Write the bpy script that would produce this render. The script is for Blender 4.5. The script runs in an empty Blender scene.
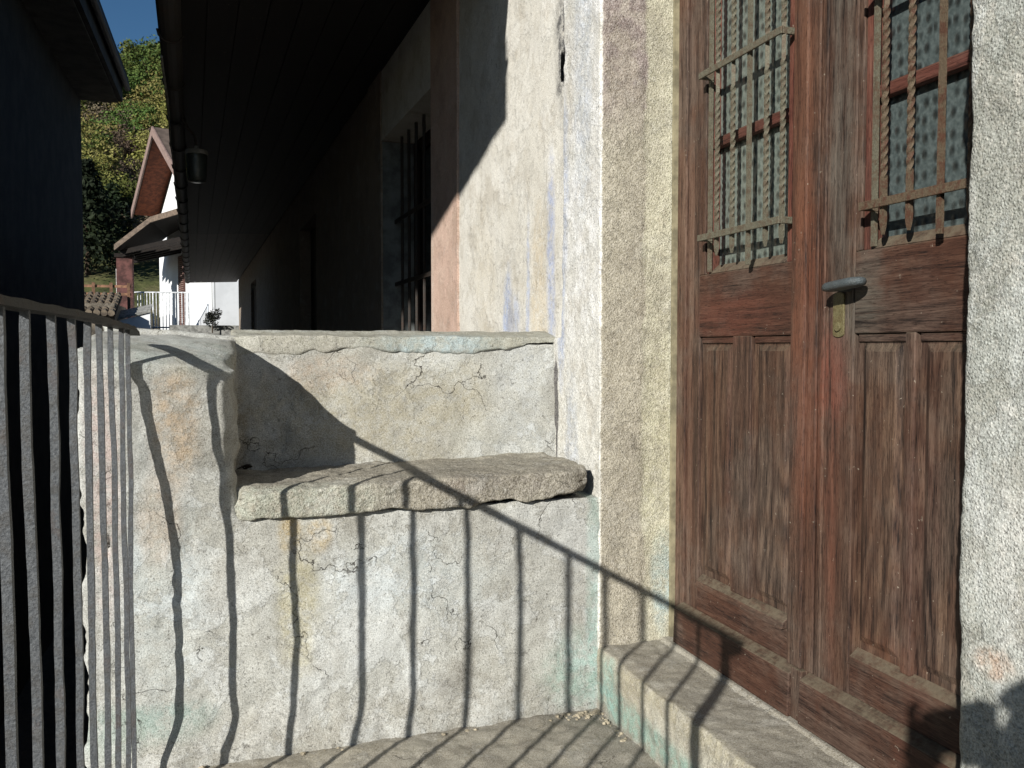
import bpy, bmesh, math, random
import numpy as np
from mathutils import Vector, Matrix
random.seed(7); rng = np.random.default_rng(7)
SC = bpy.context.scene; COL = SC.collection
R = math.radians
CAM = Vector((-1.0, 0.0, 1.0325)); YAW, PITCH, FOC = .313, .041, 879.16
AZ, EL = 44.15, 21.07                       # sun rays travel towards AZ (from +y to +x), falling at EL

# ------------------------------------------------------------------ noise
def _h(i, j, k, s):
    h = (i.astype(np.int64)*374761393 + j.astype(np.int64)*668265263 + k.astype(np.int64)*2147483647 + s*974634777) & 0xffffffff
    h = ((h ^ (h >> 13))*1274126177) & 0xffffffff
    return ((h ^ (h >> 16)) & 0xffff)/32767.5 - 1
def vn(P, f, s=0):
    P = np.asarray(P)*f; i = np.floor(P).astype(np.int64); t = P-i; t = t*t*(3-2*t); r = 0
    for a in (0, 1):
        for b in (0, 1):
            for c in (0, 1):
                w = (t[:,0] if a else 1-t[:,0])*(t[:,1] if b else 1-t[:,1])*(t[:,2] if c else 1-t[:,2])
                r = r + w*_h(i[:,0]+a, i[:,1]+b, i[:,2]+c, s)
    return r
def fbm(P, f, o=4, s=0):
    r = 0; a = 1.
    for k in range(o): r = r + a*vn(P, f*2.03**k, s+k*17); a *= .5
    return r
def ss(x, a, b):
    t = np.clip((x-a)/(b-a), 0, 1); return t*t*(3-2*t)

# ------------------------------------------------------------------ objects
def tag(o, label=None, cat=None, group=None, kind=None):
    if label: o['label'] = label
    if cat: o['category'] = cat
    if group: o['group'] = group
    if kind: o['kind'] = kind
    return o
def thing(name, loc, label, cat, group=None, rz=0):
    o = bpy.data.objects.new(name, None); COL.objects.link(o); o.location = loc; o.rotation_euler = (0, 0, rz)
    o.empty_display_size = .1
    return tag(o, label, cat, group)
def wloc(o):
    v = Vector((0, 0, 0))
    while o: v += o.location; o = o.parent
    return v
class MB:
    def __init__(s, xf=None): s.v = []; s.f = []; s.xf = xf
    def add(s, vs, fs):
        b = len(s.v); s.v += [tuple(v) for v in vs]; s.f += [tuple(i+b for i in f) for f in fs]; return s
    def box(s, x0, x1, y0, y1, z0, z1):
        return s.add([(x, y, z) for x in (x0, x1) for y in (y0, y1) for z in (z0, z1)],
                     [(0,1,3,2), (4,6,7,5), (0,4,5,1), (2,3,7,6), (0,2,6,4), (1,5,7,3)])
    def hull8(s, p):   # bottom 4 ccw, top 4 ccw
        return s.add(p, [(3,2,1,0), (4,5,6,7), (0,1,5,4), (1,2,6,5), (2,3,7,6), (3,0,4,7)])
    def prism(s, poly, d):
        n = len(poly); d = Vector(d); q = [Vector(p)+d for p in poly]
        return s.add([tuple(p) for p in poly]+q, [tuple(range(n))[::-1], tuple(range(n, 2*n))]+[(i, (i+1) % n, (i+1) % n+n, i+n) for i in range(n)])
    def tube(s, pts, r, n=8, caps=True, twist=0, sq=False):
        pts = [Vector(p) for p in pts]; b = len(s.v); m = len(pts)
        if not hasattr(r, '__len__'): r = [r]*m
        for i, p in enumerate(pts):
            d = (pts[min(i+1, m-1)]-pts[max(i-1, 0)]).normalized()
            u = d.cross(Vector((0, 0, 1))) if abs(d.z) < .9 else d.cross(Vector((0, 1, 0)))
            u.normalize(); w = d.cross(u)
            for k in range(n):
                a = 2*math.pi*(k+.5)/n + twist*i
                s.v.append(tuple(p+(u*math.cos(a)+w*math.sin(a))*r[i]))
        for i in range(m-1):
            for k in range(n):
                s.f.append((b+i*n+k, b+i*n+(k+1) % n, b+(i+1)*n+(k+1) % n, b+(i+1)*n+k))
        if caps: s.f.append(tuple(b+k for k in range(n))[::-1]); s.f.append(tuple(b+(m-1)*n+k for k in range(n)))
        return s
    def lathe(s, c, prof, n=24, axis='z'):
        b = len(s.v)
        for r, h in prof:
            for k in range(n):
                a = 2*math.pi*k/n; p = (r*math.cos(a), r*math.sin(a), h)
                if axis == 'x': p = (h, p[0], p[1])
                s.v.append((c[0]+p[0], c[1]+p[1], c[2]+p[2]))
        m = len(prof)
        for i in range(m-1):
            for k in range(n): s.f.append((b+i*n+k, b+i*n+(k+1) % n, b+(i+1)*n+(k+1) % n, b+(i+1)*n+k))
        s.f.append(tuple(b+k for k in range(n))[::-1]); s.f.append(tuple(b+(m-1)*n+k for k in range(n)))
        return s
    def mesh(s, name, off=(0, 0, 0)):
        me = bpy.data.meshes.new(name); v = s.v
        if s.xf: v = [s.xf(*p) for p in v]
        me.from_pydata([(a-off[0], b-off[1], c-off[2]) for a, b, c in v], [], s.f)
        bm = bmesh.new(); bm.from_mesh(me); bmesh.ops.recalc_face_normals(bm, faces=bm.faces); bm.to_mesh(me); bm.free()
        return me
    def build(s, name, mat, parent=None, bevel=0, smooth=False, disp=None):
        me = s.mesh(name, wloc(parent) if parent else (0, 0, 0))
        o = bpy.data.objects.new(name, me); COL.objects.link(o); o.parent = parent
        if mat: me.materials.append(mat)
        if smooth: me.polygons.foreach_set('use_smooth', [True]*len(me.polygons))
        if bevel:
            m = o.modifiers.new('b', 'BEVEL'); m.width = bevel; m.segments = 2; m.limit_method = 'ANGLE'
        return o
def masonry(name, mb, voxel, disp, mat, parent=None, smooth=2, xf=None):
    me = mb.mesh('tmp'); o = bpy.data.objects.new('tmp', me); COL.objects.link(o)
    m = o.modifiers.new('r', 'REMESH'); m.mode = 'VOXEL'; m.voxel_size = voxel
    if smooth: m2 = o.modifiers.new('s', 'SMOOTH'); m2.factor = .5; m2.iterations = smooth
    dg = bpy.context.evaluated_depsgraph_get(); dg.update()
    m3 = bpy.data.meshes.new_from_object(o.evaluated_get(dg)); bpy.data.objects.remove(o)
    n = len(m3.vertices); co = np.empty(n*3, np.float32); m3.vertices.foreach_get('co', co); co = co.reshape(-1, 3).astype(float)
    nr = np.empty(n*3, np.float32); m3.vertices.foreach_get('normal', nr); nr = nr.reshape(-1, 3)
    co = disp(co, nr)
    if xf is not None: co = xf(co)
    off = np.array(wloc(parent)) if parent else np.zeros(3)
    m3.vertices.foreach_set('co', (co-off).astype(np.float32).ravel()); m3.update()
    m3.polygons.foreach_set('use_smooth', [True]*len(m3.polygons))
    m3.name = name; m3.materials.clear(); m3.materials.append(mat)
    o = bpy.data.objects.new(name, m3); COL.objects.link(o); o.parent = parent
    return o

# ------------------------------------------------------------------ materials
def lin(c):
    if isinstance(c, (int, float)): c = (c, c, c)
    return tuple(((x/255)/12.92 if x/255 <= .04045 else ((x/255+.055)/1.055)**2.4) for x in c)+(1,)
class NT:
    def __init__(s, name):
        s.m = bpy.data.materials.new(name); s.m.use_nodes = True; s.t = s.m.node_tree; s.n = s.t.nodes; s.b = s.n['Principled BSDF']
        s.b.inputs['Roughness'].default_value = .9; s.b.inputs['Specular IOR Level'].default_value = .25
    def L(s, v, i):
        if hasattr(v, 'is_output'): s.t.links.new(v, i)
        elif v is not None: i.default_value = v
    def N(s, t, **k):
        n = s.n.new(t)
        for a, b in k.items(): setattr(n, a, b)
        return n
    def pos(s): return s.N('ShaderNodeNewGeometry').outputs['Position']
    def obj(s): return s.N('ShaderNodeTexCoord').outputs['Object']
    def rnd(s): return s.N('ShaderNodeObjectInfo').outputs['Random']
    def mapg(s, v, sc=(1, 1, 1), loc=(0, 0, 0), rot=(0, 0, 0)):
        n = s.N('ShaderNodeMapping'); s.L(v, n.inputs[0]); n.inputs['Scale'].default_value = sc; n.inputs['Location'].default_value = loc; n.inputs['Rotation'].default_value = rot; return n.outputs[0]
    def noise(s, v, sc, d=5, r=.55, dist=0):
        n = s.N('ShaderNodeTexNoise'); s.L(v, n.inputs['Vector']); s.L(sc, n.inputs['Scale']); n.inputs['Detail'].default_value = d; n.inputs['Roughness'].default_value = r; n.inputs['Distortion'].default_value = dist; return n.outputs['Fac']
    def noisec(s, v, sc, d=3):
        n = s.N('ShaderNodeTexNoise'); s.L(v, n.inputs['Vector']); n.inputs['Scale'].default_value = sc; n.inputs['Detail'].default_value = d; return n.outputs['Color']
    def vor(s, v, sc, feat='F1', out='Distance', rand=1):
        n = s.N('ShaderNodeTexVoronoi', feature=feat); s.L(v, n.inputs['Vector']); n.inputs['Scale'].default_value = sc; n.inputs['Randomness'].default_value = rand; return n.outputs[out]
    def math(s, op, a, b=0, c=None, clamp=False):
        n = s.N('ShaderNodeMath', operation=op, use_clamp=clamp); s.L(a, n.inputs[0]); s.L(b, n.inputs[1])
        if c is not None: s.L(c, n.inputs[2])
        return n.outputs[0]
    def vmath(s, op, a, b=(0, 0, 0), out=0):
        n = s.N('ShaderNodeVectorMath', operation=op); s.L(a, n.inputs[0]); s.L(b, n.inputs[1]); return n.outputs[out]
    def mr(s, v, a, b, c=0, d=1, smooth=True):
        n = s.N('ShaderNodeMapRange', interpolation_type='SMOOTHSTEP' if smooth else 'LINEAR'); s.L(v, n.inputs[0])
        for i, x in zip((1, 2, 3, 4), (a, b, c, d)): s.L(x, n.inputs[i])
        return n.outputs[0]
    def mix(s, f, a, b, mode='MIX'):
        n = s.N('ShaderNodeMix', data_type='RGBA', blend_type=mode); s.L(f, n.inputs['Factor']); s.L(a, n.inputs[6]); s.L(b, n.inputs[7]); return n.outputs[2]
    def ramp(s, f, stops):
        n = s.N('ShaderNodeValToRGB'); s.L(f, n.inputs[0]); e = n.color_ramp.elements
        while len(e) < len(stops): e.new(.5)
        for x, (p, c) in zip(e, stops): x.position = p; x.color = c
        return n.outputs[0]
    def sep(s, v):
        n = s.N('ShaderNodeSeparateXYZ'); s.L(v, n.inputs[0]); return n.outputs
    def bump(s, h, st=.5, dist=.005, prev=None):
        n = s.N('ShaderNodeBump'); n.inputs['Strength'].default_value = st; n.inputs['Distance'].default_value = dist; s.L(h, n.inputs['Height'])
        if prev is not None: s.L(prev, n.inputs['Normal'])
        return n.outputs[0]
    def out(s, col=None, rough=None, nrm=None, metal=None, spec=None):
        s.L(col, s.b.inputs['Base Color']); s.L(rough, s.b.inputs['Roughness']); s.L(nrm, s.b.inputs['Normal']); s.L(metal, s.b.inputs['Metallic']); s.L(spec, s.b.inputs['Specular IOR Level']); return s.m
    def stain(s, P, c, r, wob, k=.5, e=.25):
        d = s.vmath('LENGTH', s.vmath('DIVIDE', s.vmath('SUBTRACT', P, c), r), out=1)
        d = s.math('ADD', d, s.math('MULTIPLY', s.math('SUBTRACT', wob, .5), k*2))
        return s.mr(d, 1-e, 1+e, 1, 0)

def masonry_mat(name, cols, stains=(), grain=330, gb=.5, chips=.5, cracks=.6, speck=None, sc=1, split=None, crack_sc=3.2, agg=0, flake=.5):
    n = NT(name); P = n.pos()
    a = n.noise(P, 2.6*sc, 7, .62, .6); b = n.noise(P, 17*sc, 6, .65); g = n.noise(P, grain, 3, .7); g2 = n.noise(P, 95, 5, .7)
    f = n.math('ADD', n.math('MULTIPLY', a, .62), n.math('MULTIPLY', b, .38))
    c = n.ramp(f, [(.34, lin(cols[0])), (.5, lin(cols[1])), (.64, lin(cols[2]))])
    if split: c = split(n, P, c, b)
    w2 = n.noise(P, 9, 6, .72); brk = n.mr(n.noise(n.mapg(P, loc=(5, 8, 2)), 30, 5, .75), .36, .6, .25, 1)
    c = n.mix(n.math('MULTIPLY', n.mr(n.noise(n.mapg(P, loc=(2, 6, 4)), 6.5, 6, .7), .5, .64), .5), c, n.mix(1., c, lin((206, 198, 184)), 'MULTIPLY'))
    for cc, ctr, rad, k, op in stains:
        c = n.mix(n.math('MULTIPLY', n.math('MULTIPLY', n.stain(P, ctr, rad, w2, k, .45), op), brk), c, lin(cc))
    if flake:
        fm = n.mr(n.noise(n.mapg(P, loc=(1, 2, 3)), 4.2*sc, 10, .7, .3), .495, .512); fm2 = n.mr(n.noise(n.mapg(P, loc=(9, 2, 7)), 9*sc, 9, .72), .57, .585)
        c = n.mix(n.math('MULTIPLY', fm, flake), c, n.mix(1., c, lin((216, 211, 198)), 'MULTIPLY'))
        c = n.mix(n.math('MULTIPLY', fm2, flake), c, n.mix(.3, c, lin((232, 232, 226))))
        sp = n.noise(P, 210, 2, .6); c = n.mix(n.math('MULTIPLY', n.mr(sp, .64, .70), .45), c, lin((96, 88, 76)))
    # grain: light sand grains, dark pores
    c = n.mix(n.mr(g, .25, .75, 0, 1), n.mix(1., c, lin(196), 'MULTIPLY'), n.mix(.25, c, lin(250)))  if gb else c
    c = n.mix(n.math('MULTIPLY', n.mr(g2, .62, .72), .5), c, n.mix(1., c, lin((140, 132, 118)), 'MULTIPLY'))
    h = n.math('ADD', n.math('MULTIPLY', b, 1.2), n.math('ADD', n.math('MULTIPLY', g2, .5), n.math('MULTIPLY', g, .45)))
    if flake: h = n.math('ADD', h, n.math('ADD', n.math('MULTIPLY', fm, -.5), n.math('MULTIPLY', fm2, .4))); h = n.math('SUBTRACT', h, n.mr(sp, .62, .72, 0, .9))
    if agg:
        v = n.vor(P, agg); h = n.math('SUBTRACT', h, n.math('MULTIPLY', n.mr(v, .1, .6), .5))
        cc = n.sep(n.vor(P, agg, out='Color'))[0]
        c = n.mix(n.math('MULTIPLY', n.mr(cc, .6, .9), .14), c, lin((226, 218, 205))); c = n.mix(n.math('MULTIPLY', n.mr(cc, .32, .1), .2), c, lin((70, 62, 56)))
    if chips:
        v = n.noise(n.mapg(P, loc=(7, 3, 1)), 42, 6, .78); reg = n.mr(n.noise(n.mapg(P, loc=(3, 1, 9)), 3.1, 4), .38, .58)
        m = n.math('MULTIPLY', n.mr(v, .625, .65), reg)
        c = n.mix(n.math('MULTIPLY', m, chips), c, lin((74, 66, 56))); h = n.math('SUBTRACT', h, n.math('MULTIPLY', m, 2.2))
    if cracks:
        dv = n.vmath('ADD', P, n.vmath('MULTIPLY', n.vmath('SUBTRACT', n.noisec(P, 9, 9), (.5, .5, .5)), (.2, .2, .2)))
        e = n.vor(dv, crack_sc, 'DISTANCE_TO_EDGE'); reg = n.mr(n.noise(n.mapg(P, loc=(11, 5, 2)), 4.3, 3), .53, .60)
        m = n.math('MULTIPLY', n.mr(e, .0008, .0045, 1, 0), reg)
        c = n.mix(n.math('MULTIPLY', m, cracks), c, lin((48, 42, 36))); h = n.math('SUBTRACT', h, n.math('MULTIPLY', m, 2))
    return n.out(c, .93, n.bump(h, .7, .0032))

def wood_mat(name, axis='z', cols=((34, 25, 21), (72, 53, 43), (104, 82, 68)), grey=.4, stains=(), rough=.66, rings=True, warm=(80, 51, 38)):
    n = NT(name); P = n.pos(); sc = {'z': (1, 1, .055), 'y': (1, .055, 1), 'x': (.055, 1, 1)}[axis]
    wob = n.vmath('MULTIPLY', n.vmath('SUBTRACT', n.noisec(n.mapg(P, [k*2 for k in sc]), 3.2, 3), (.5, .5, .5)), (.05, .05, .05))
    Q = n.vmath('ADD', n.mapg(P, sc), wob)
    g1 = n.noise(Q, 60, 7, .75); g2 = n.noise(Q, 340, 4, .7); big = n.noise(P, 3.3, 5, .65); mid = n.noise(n.mapg(P, [k*4 if k > .1 else k*6 for k in sc]), 4, 5, .6)
    f = n.math('ADD', n.math('MULTIPLY', g1, .55), n.math('MULTIPLY', g2, .45))
    q2 = n.mapg(P, [k if k > .1 else .16 for k in sc])
    cn = n.math('MULTIPLY', n.noise(q2, 5.5, 2, .4), 15 if rings else 9)
    band = n.math('PINGPONG', cn, .5)
    f = n.math('ADD', f, n.math('MULTIPLY', n.math('SUBTRACT', n.mr(band, .0, .5), .5), .085 if rings else .03))
    c = n.ramp(f, [(.39, lin(cols[0])), (.5, lin(cols[1])), (.62, lin(cols[2]))])
    c = n.mix(n.math('MULTIPLY', n.mr(mid, .42, .62), .4), c, lin(warm))
    c = n.mix(n.math('MULTIPLY', n.mr(big, .44, .6), grey), c, n.ramp(f, [(.41, lin((50, 45, 41))), (.6, lin((116, 106, 96)))]))
    w2 = n.noise(P, 14, 5, .65); wbk = n.mr(g1, .35, .6, .2, 1)
    for cc, ctr, rad, k, op in stains:
        c = n.mix(n.math('MULTIPLY', n.math('MULTIPLY', n.stain(P, ctr, rad, w2, k, .6), op*.6), wbk), c, lin(cc))
    c = n.mix(n.mr(f, .43, .35), c, lin((26, 18, 16)))
    fl = n.noise(n.mapg(P, loc=(4, 4, 4)), 70, 3, .7)
    c = n.mix(n.math('MULTIPLY', n.mr(fl, .69, .73), .6), c, lin((160, 150, 134)))
    nz = n.sep(n.N('ShaderNodeNewGeometry').outputs['Normal'])[2]
    po = n.noise(n.mapg(P, [k if k > .1 else .13 for k in sc]), 430, 2, .6)
    c = n.mix(n.math('MULTIPLY', n.mr(po, .56, .66), .55), c, n.mix(1., c, lin((110, 96, 88)), 'MULTIPLY'))
    dn_ = n.mr(n.noise(P, 34, 6, .75), .36, .62, .25, .85)
    c = n.mix(n.math('MULTIPLY', n.mr(nz, .25, .7), dn_), c, n.mix(n.noise(P, 120, 3), lin((86, 78, 66)), lin((124, 114, 96))))
    return n.out(c, rough, n.bump(f, .8, .0025), spec=.3)

def simple(name, col, rough=.7, metal=0, var=.25, sc=12, bmp=.3, bd=.003, spec=.3, col2=None):
    n = NT(name); P = n.pos(); a = n.noise(P, sc, 5, .62)
    c2 = lin(col2) if col2 else lin([x*(1-var) for x in col])
    c = n.mix(n.mr(a, .35, .65), lin(col), c2)
    return n.out(c, rough, n.bump(n.noise(P, sc*6, 4, .6), bmp, bd), metal, spec)

# ---- wall of the landing (front of the parapet, pillar)
WHITE = (222, 224, 218)
m_parapet = masonry_mat('lime_plaster', [(158, 156, 146), (193, 194, 187), (212, 215, 212)], [
    ((203, 216, 220), (-1.16, 2.28, .42), (.10, .3, .33), .6, .6), ((200, 214, 220), (-.55, 2.28, .42), (.22, .3, .10), .8, .5),
    ((214, 218, 216), (-.86, 2.28, .25), (.35, .3, .2), .8, .5),
    ((182, 168, 96), (-.835, 2.28, .36), (.05, .2, .17), .7, .55), ((190, 160, 80), (-.855, 2.28, .56), (.028, .2, .05), .6, .75), ((186, 158, 92), (-.78, 2.28, .55), (.03, .2, .04), .6, .7),
    ((204, 172, 128), (-1.12, 2.28, .86), (.05, .3, .16), .7, .7), ((206, 176, 140), (-1.16, 2.28, .62), (.05, .3, .12), .7, .5), ((214, 180, 170), (-1.28, 2.28, .72), (.035, .3, .3), .7, .6),
    ((150, 182, 176), (-1.15, 2.28, .11), (.10, .3, .045), .7, .8), ((160, 186, 176), (-1.27, 2.28, .10), (.09, .3, .06), .7, .7), ((158, 172, 164), (-1.1, 2.27, 1.02), (.26, .3, .05), .6, .6),
    ((150, 144, 128), (-.6, 2.28, .02), (.8, .3, .10), .6, .6), ((150, 192, 180), (-.07, 2.28, .12), (.09, .3, .10), .7, .65), ((150, 196, 184), (-.015, 2.28, .35), (.02, .3, .4), .5, .6),
    ((118, 112, 100), (-.42, 2.28, .13), (.06, .3, .045), .5, .6), ((182, 184, 180), (-.12, 2.28, .43), (.13, .3, .17), .7, .5),
    ((176, 166, 132), (-.5, 2.62, .84), (.48, .06, .16), .8, .65), ((196, 170, 146), (-.72, 2.62, .96), (.14, .06, .05), .9, .5), ((206, 212, 216), (-.12, 2.62, .9), (.10, .08, .16), .7, .7), ((196, 204, 206), (-.2, 2.62, .76), (.2, .06, .06), .7, .4),
    ((150, 136, 104), (-.97, 2.5, .8), (.03, .2, .3), .6, .7)], chips=.45, cracks=.85)
m_cap = masonry_mat('mortar_cap', [(140, 140, 124), (174, 172, 154), (188, 192, 184)], [((168, 190, 194), (-.4, 2.6, 1.03), (.22, .1, .06), .6, .8), ((204, 200, 188), (-.8, 2.6, 1.03), (.2, .1, .06), .6, .6)], chips=.5, cracks=.3)
m_slab = masonry_mat('bench_stone', [(116, 108, 88), (158, 150, 128), (184, 178, 158)], [((176, 186, 168), (-.84, 2.25, .64), (.2, .1, .06), .7, .6), ((104, 92, 74), (-.3, 2.24, .655), (.16, .1, .035), .8, .6), ((146, 126, 104), (-.42, 2.24, .66), (.05, .1, .04), .8, .5)], chips=.6, cracks=.3, agg=170, flake=.5)
def split_jamb(n, P, c, b):
    x, y, z = n.sep(P)
    edge = n.math('ADD', x, n.math('MULTIPLY', n.math('SUBTRACT', n.noise(P, 5, 5, .6), .5), .09))
    edge = n.math('ADD', edge, n.math('MULTIPLY', n.mr(z, 1.1, .3), -.0))
    cream = n.mix(n.mr(n.noise(P, 6, 5), .4, .65), lin((212, 207, 176)), lin((184, 178, 150)))
    c = n.mix(n.mr(edge, .128, .142), c, cream)
    pur = n.mix(n.mr(n.noise(P, 20, 4), .4, .6), lin((146, 126, 118)), lin((180, 166, 150)))
    c = n.mix(n.math('MULTIPLY', n.mr(n.math('ADD', z, n.math('MULTIPLY', b, .3)), 1.72, 1.95), n.mr(edge, .14, .125)), c, pur)
    white = n.mix(n.mr(n.noise(P, 11, 5), .4, .65), lin((252, 252, 250)), lin((238, 237, 230)))
    ed = n.math('ADD', x, n.math('MULTIPLY', n.math('SUBTRACT', n.noise(P, 30, 3), .5), .01))
    lowwhite = n.mix(n.mr(z, 1.3, .7), white, lin((236, 234, 224)))
    return n.mix(n.mr(ed, .008, .003), c, lowwhite)
m_jamb = masonry_mat('door_jamb_stone', [(138, 128, 104), (180, 171, 146), (198, 190, 166)], [
    ((164, 196, 200), (.20, 2.28, .36), (.035, .05, .13), .6, .75), ((196, 192, 146), (.18, 2.28, .75), (.05, .05, .35), .8, .4),
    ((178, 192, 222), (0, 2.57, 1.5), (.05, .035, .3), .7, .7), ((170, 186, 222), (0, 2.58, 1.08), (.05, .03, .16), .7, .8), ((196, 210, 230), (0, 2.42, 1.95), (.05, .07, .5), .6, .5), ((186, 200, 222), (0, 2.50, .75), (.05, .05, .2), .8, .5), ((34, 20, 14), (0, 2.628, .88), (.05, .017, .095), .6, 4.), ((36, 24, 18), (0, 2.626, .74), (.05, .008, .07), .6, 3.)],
    grain=300, chips=.4, cracks=.15, agg=190, flake=.3, split=split_jamb)
def split_rj(n, P, c, b):
    st = n.noise(n.mapg(P, (1, 1, .12)), 26, 4, .6)
    c = n.mix(n.math('MULTIPLY', n.mr(st, .5, .66), .5), c, lin((222, 226, 222)))
    return n.mix(n.math('MULTIPLY', n.mr(n.noise(P, 8, 5, .7), .58, .66), .7), c, lin((232, 230, 220)))
m_rjamb = masonry_mat('granite_jamb', [(136, 140, 128), (176, 180, 170), (200, 204, 196)], [((206, 150, 100), (0, .93, .60), (.05, .03, .02), .6, .6), ((232, 230, 222), (0, .88, .74), (.05, .06, .12), .7, .6)], grain=300, chips=.35, cracks=0, agg=210, split=split_rj)
m_step = masonry_mat('step_concrete', [(140, 132, 112), (166, 158, 138), (180, 174, 156)], [
    ((186, 176, 140), (0, 1.5, .14), (.02, 1.2, .05), .6, .7), ((142, 188, 172), (-.005, 1.9, .05), (.01, .55, .045), .8, .85), ((140, 190, 178), (-.005, 2.2, .10), (.01, .06, .09), .6, .7), ((206, 204, 190), (-.005, 1.75, .11), (.01, .3, .03), .8, .5)], chips=.3, cracks=.2)
m_floor = masonry_mat('landing_concrete', [(132, 124, 106), (162, 154, 134), (178, 171, 150)], [((196, 186, 160), (-.9, 2.2, 0), (.3, .15, .05), .9, .5), ((120, 112, 96), (-.6, 2.3, 0), (.7, .05, .05), .7, .5)], chips=.3, cracks=.45, crack_sc=2.1)
def split_fac(n, P, c, b):
    st = n.noise(n.mapg(P, (1, 1, .22)), 7, 5, .6)
    c = n.mix(n.math('MULTIPLY', n.mr(st, .5, .66), .55), c, lin((228, 220, 198)))
    x, y, z = n.sep(P)
    wht = n.math('MULTIPLY', n.mr(n.math('ADD', y, n.math('MULTIPLY', b, .2)), 2.98, 2.88), n.mr(z, 1.4, 1.7))
    return n.mix(wht, c, lin((238, 241, 245)))
m_facade = masonry_mat('house_plaster', [(222, 217, 204), (232, 228, 217), (238, 235, 226)], [
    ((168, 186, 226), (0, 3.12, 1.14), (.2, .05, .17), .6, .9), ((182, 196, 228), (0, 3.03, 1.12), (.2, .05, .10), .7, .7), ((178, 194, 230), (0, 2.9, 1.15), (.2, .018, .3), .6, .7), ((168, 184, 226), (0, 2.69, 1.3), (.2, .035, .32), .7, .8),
    ((30, 24, 20), (.07, 2.62, 1.97), (.055, .07, .3), .2, 4.), ((214, 192, 150), (0, 2.8, 1.2), (.2, .07, .28), .7, .6), ((222, 208, 176), (0, 3.4, 1.3), (.2, .12, .3), .8, .3), ((150, 140, 124), (0, 3.08, 1.12), (.2, .04, .09), .7, .5)], chips=.15, cracks=.0, gb=.5, flake=.2)
m_band = masonry_mat('pink_band', [(196, 156, 132), (210, 172, 150), (216, 184, 162)], [((220, 200, 184), (-.07, 4.15, 1.3), (.2, .03, .5), .6, .6)], chips=.1, cracks=0, flake=.3)
m_farwall = masonry_mat('shaded_wall', [(120, 100, 78), (140, 118, 92), (150, 130, 106)], chips=.2, cracks=.2)  # brown wall tone, darkened so the eave's shade sits in the colour
m_base = simple('rubble_base', (96, 90, 80), .95, var=.4, sc=6, bmp=.8, bd=.02)
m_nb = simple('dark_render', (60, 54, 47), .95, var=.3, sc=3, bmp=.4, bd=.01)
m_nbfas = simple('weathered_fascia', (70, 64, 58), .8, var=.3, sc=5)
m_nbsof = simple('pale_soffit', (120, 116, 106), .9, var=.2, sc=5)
# wood
RUST = [((122, 72, 52), (.23, 1.66, 1.0), (.06, .05, .35), .8, .7), ((128, 84, 62), (.23, 1.69, 1.7), (.06, .05, .5), .8, .55), ((128, 58, 42), (.23, 1.58, .97), (.06, .04, .10), .8, .7), ((120, 66, 48), (.23, 1.585, .7), (.06, .02, .35), .8, .5),
        ((112, 112, 104), (.23, 1.57, 1.6), (.06, .035, .5), .9, .6), ((100, 106, 98), (.23, 1.50, 1.14), (.06, .05, .08), .8, .6), ((100, 54, 44), (.23, 1.33, .6), (.06, .04, .45), .9, .3), ((118, 70, 46), (.23, 1.42, .42), (.06, .08, .03), .8, .35), ((108, 54, 42), (.23, 2.0, 1.12), (.06, .2, .06), .9, .5)]
w_v = wood_mat('old_oak_upright', 'z', stains=RUST, rings=False)
w_p = wood_mat('old_oak_panel', 'z', cols=((36, 27, 22), (74, 55, 44), (106, 84, 68)), stains=RUST, grey=.35)
w_h = wood_mat('old_oak_crosswise', 'y', cols=((30, 20, 17), (66, 44, 35), (94, 69, 56)), stains=RUST, rings=False, grey=.35)
w_red = wood_mat('red_bead_wood', 'z', cols=((48, 26, 22), (98, 58, 48), (122, 82, 68)), rings=False, grey=.15)
w_redh = wood_mat('red_muntin_wood', 'y', cols=((46, 24, 21), (88, 50, 43), (108, 68, 58)), rings=False, grey=.15)
w_frame = wood_mat('door_frame_wood', 'z', cols=((46, 34, 29), (98, 75, 62), (122, 100, 86)), rings=False, grey=.5)
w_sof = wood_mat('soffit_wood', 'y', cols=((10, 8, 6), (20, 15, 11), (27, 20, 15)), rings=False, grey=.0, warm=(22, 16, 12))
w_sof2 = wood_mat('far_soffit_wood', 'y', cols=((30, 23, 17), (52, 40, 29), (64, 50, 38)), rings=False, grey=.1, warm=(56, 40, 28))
w_dark = simple('dark_painted_wood', (48, 34, 28), .7, var=.4, sc=10)
m_joint = simple('joint_filler', (150, 142, 116), .9, var=.25, sc=20)
# iron
def iron_mat(name, a, b, rust, amt, rough=.6):
    n = NT(name); P = n.pos(); v = n.noise(P, 60, 5, .65); g = n.noise(P, 300, 4, .7)
    c = n.mix(n.mr(g, .3, .7), lin(a), lin(b)); c = n.mix(n.math('MULTIPLY', n.mr(v, .46, .62), amt), c, lin(rust)); c = n.mix(n.math('MULTIPLY', n.mr(n.noise(P, 9, 6, .75), .56, .62), .6*amt), c, n.mix(.5, lin(rust), lin((96, 62, 44))))
    return n.out(c, rough, n.bump(n.math('ADD', v, g), .8, .0025), .15, .4)
i_rail = iron_mat('grey_painted_iron', (66, 69, 73), (100, 103, 106), (72, 68, 62), .4)
i_top = iron_mat('rail_top_iron', (34, 34, 31), (48, 46, 42), (44, 38, 30), .5)
i_gr = iron_mat('patinated_iron', (90, 87, 74), (116, 112, 96), (84, 60, 44), .5)
i_gr2 = iron_mat('rusted_iron', (84, 72, 58), (108, 94, 76), (84, 54, 42), .8)
i_dark = iron_mat('dark_iron', (40, 38, 36), (60, 56, 52), (70, 48, 36), .4)
i_handle = iron_mat('grey_steel', (70, 78, 82), (92, 99, 101), (70, 66, 60), .2, .45)
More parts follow.
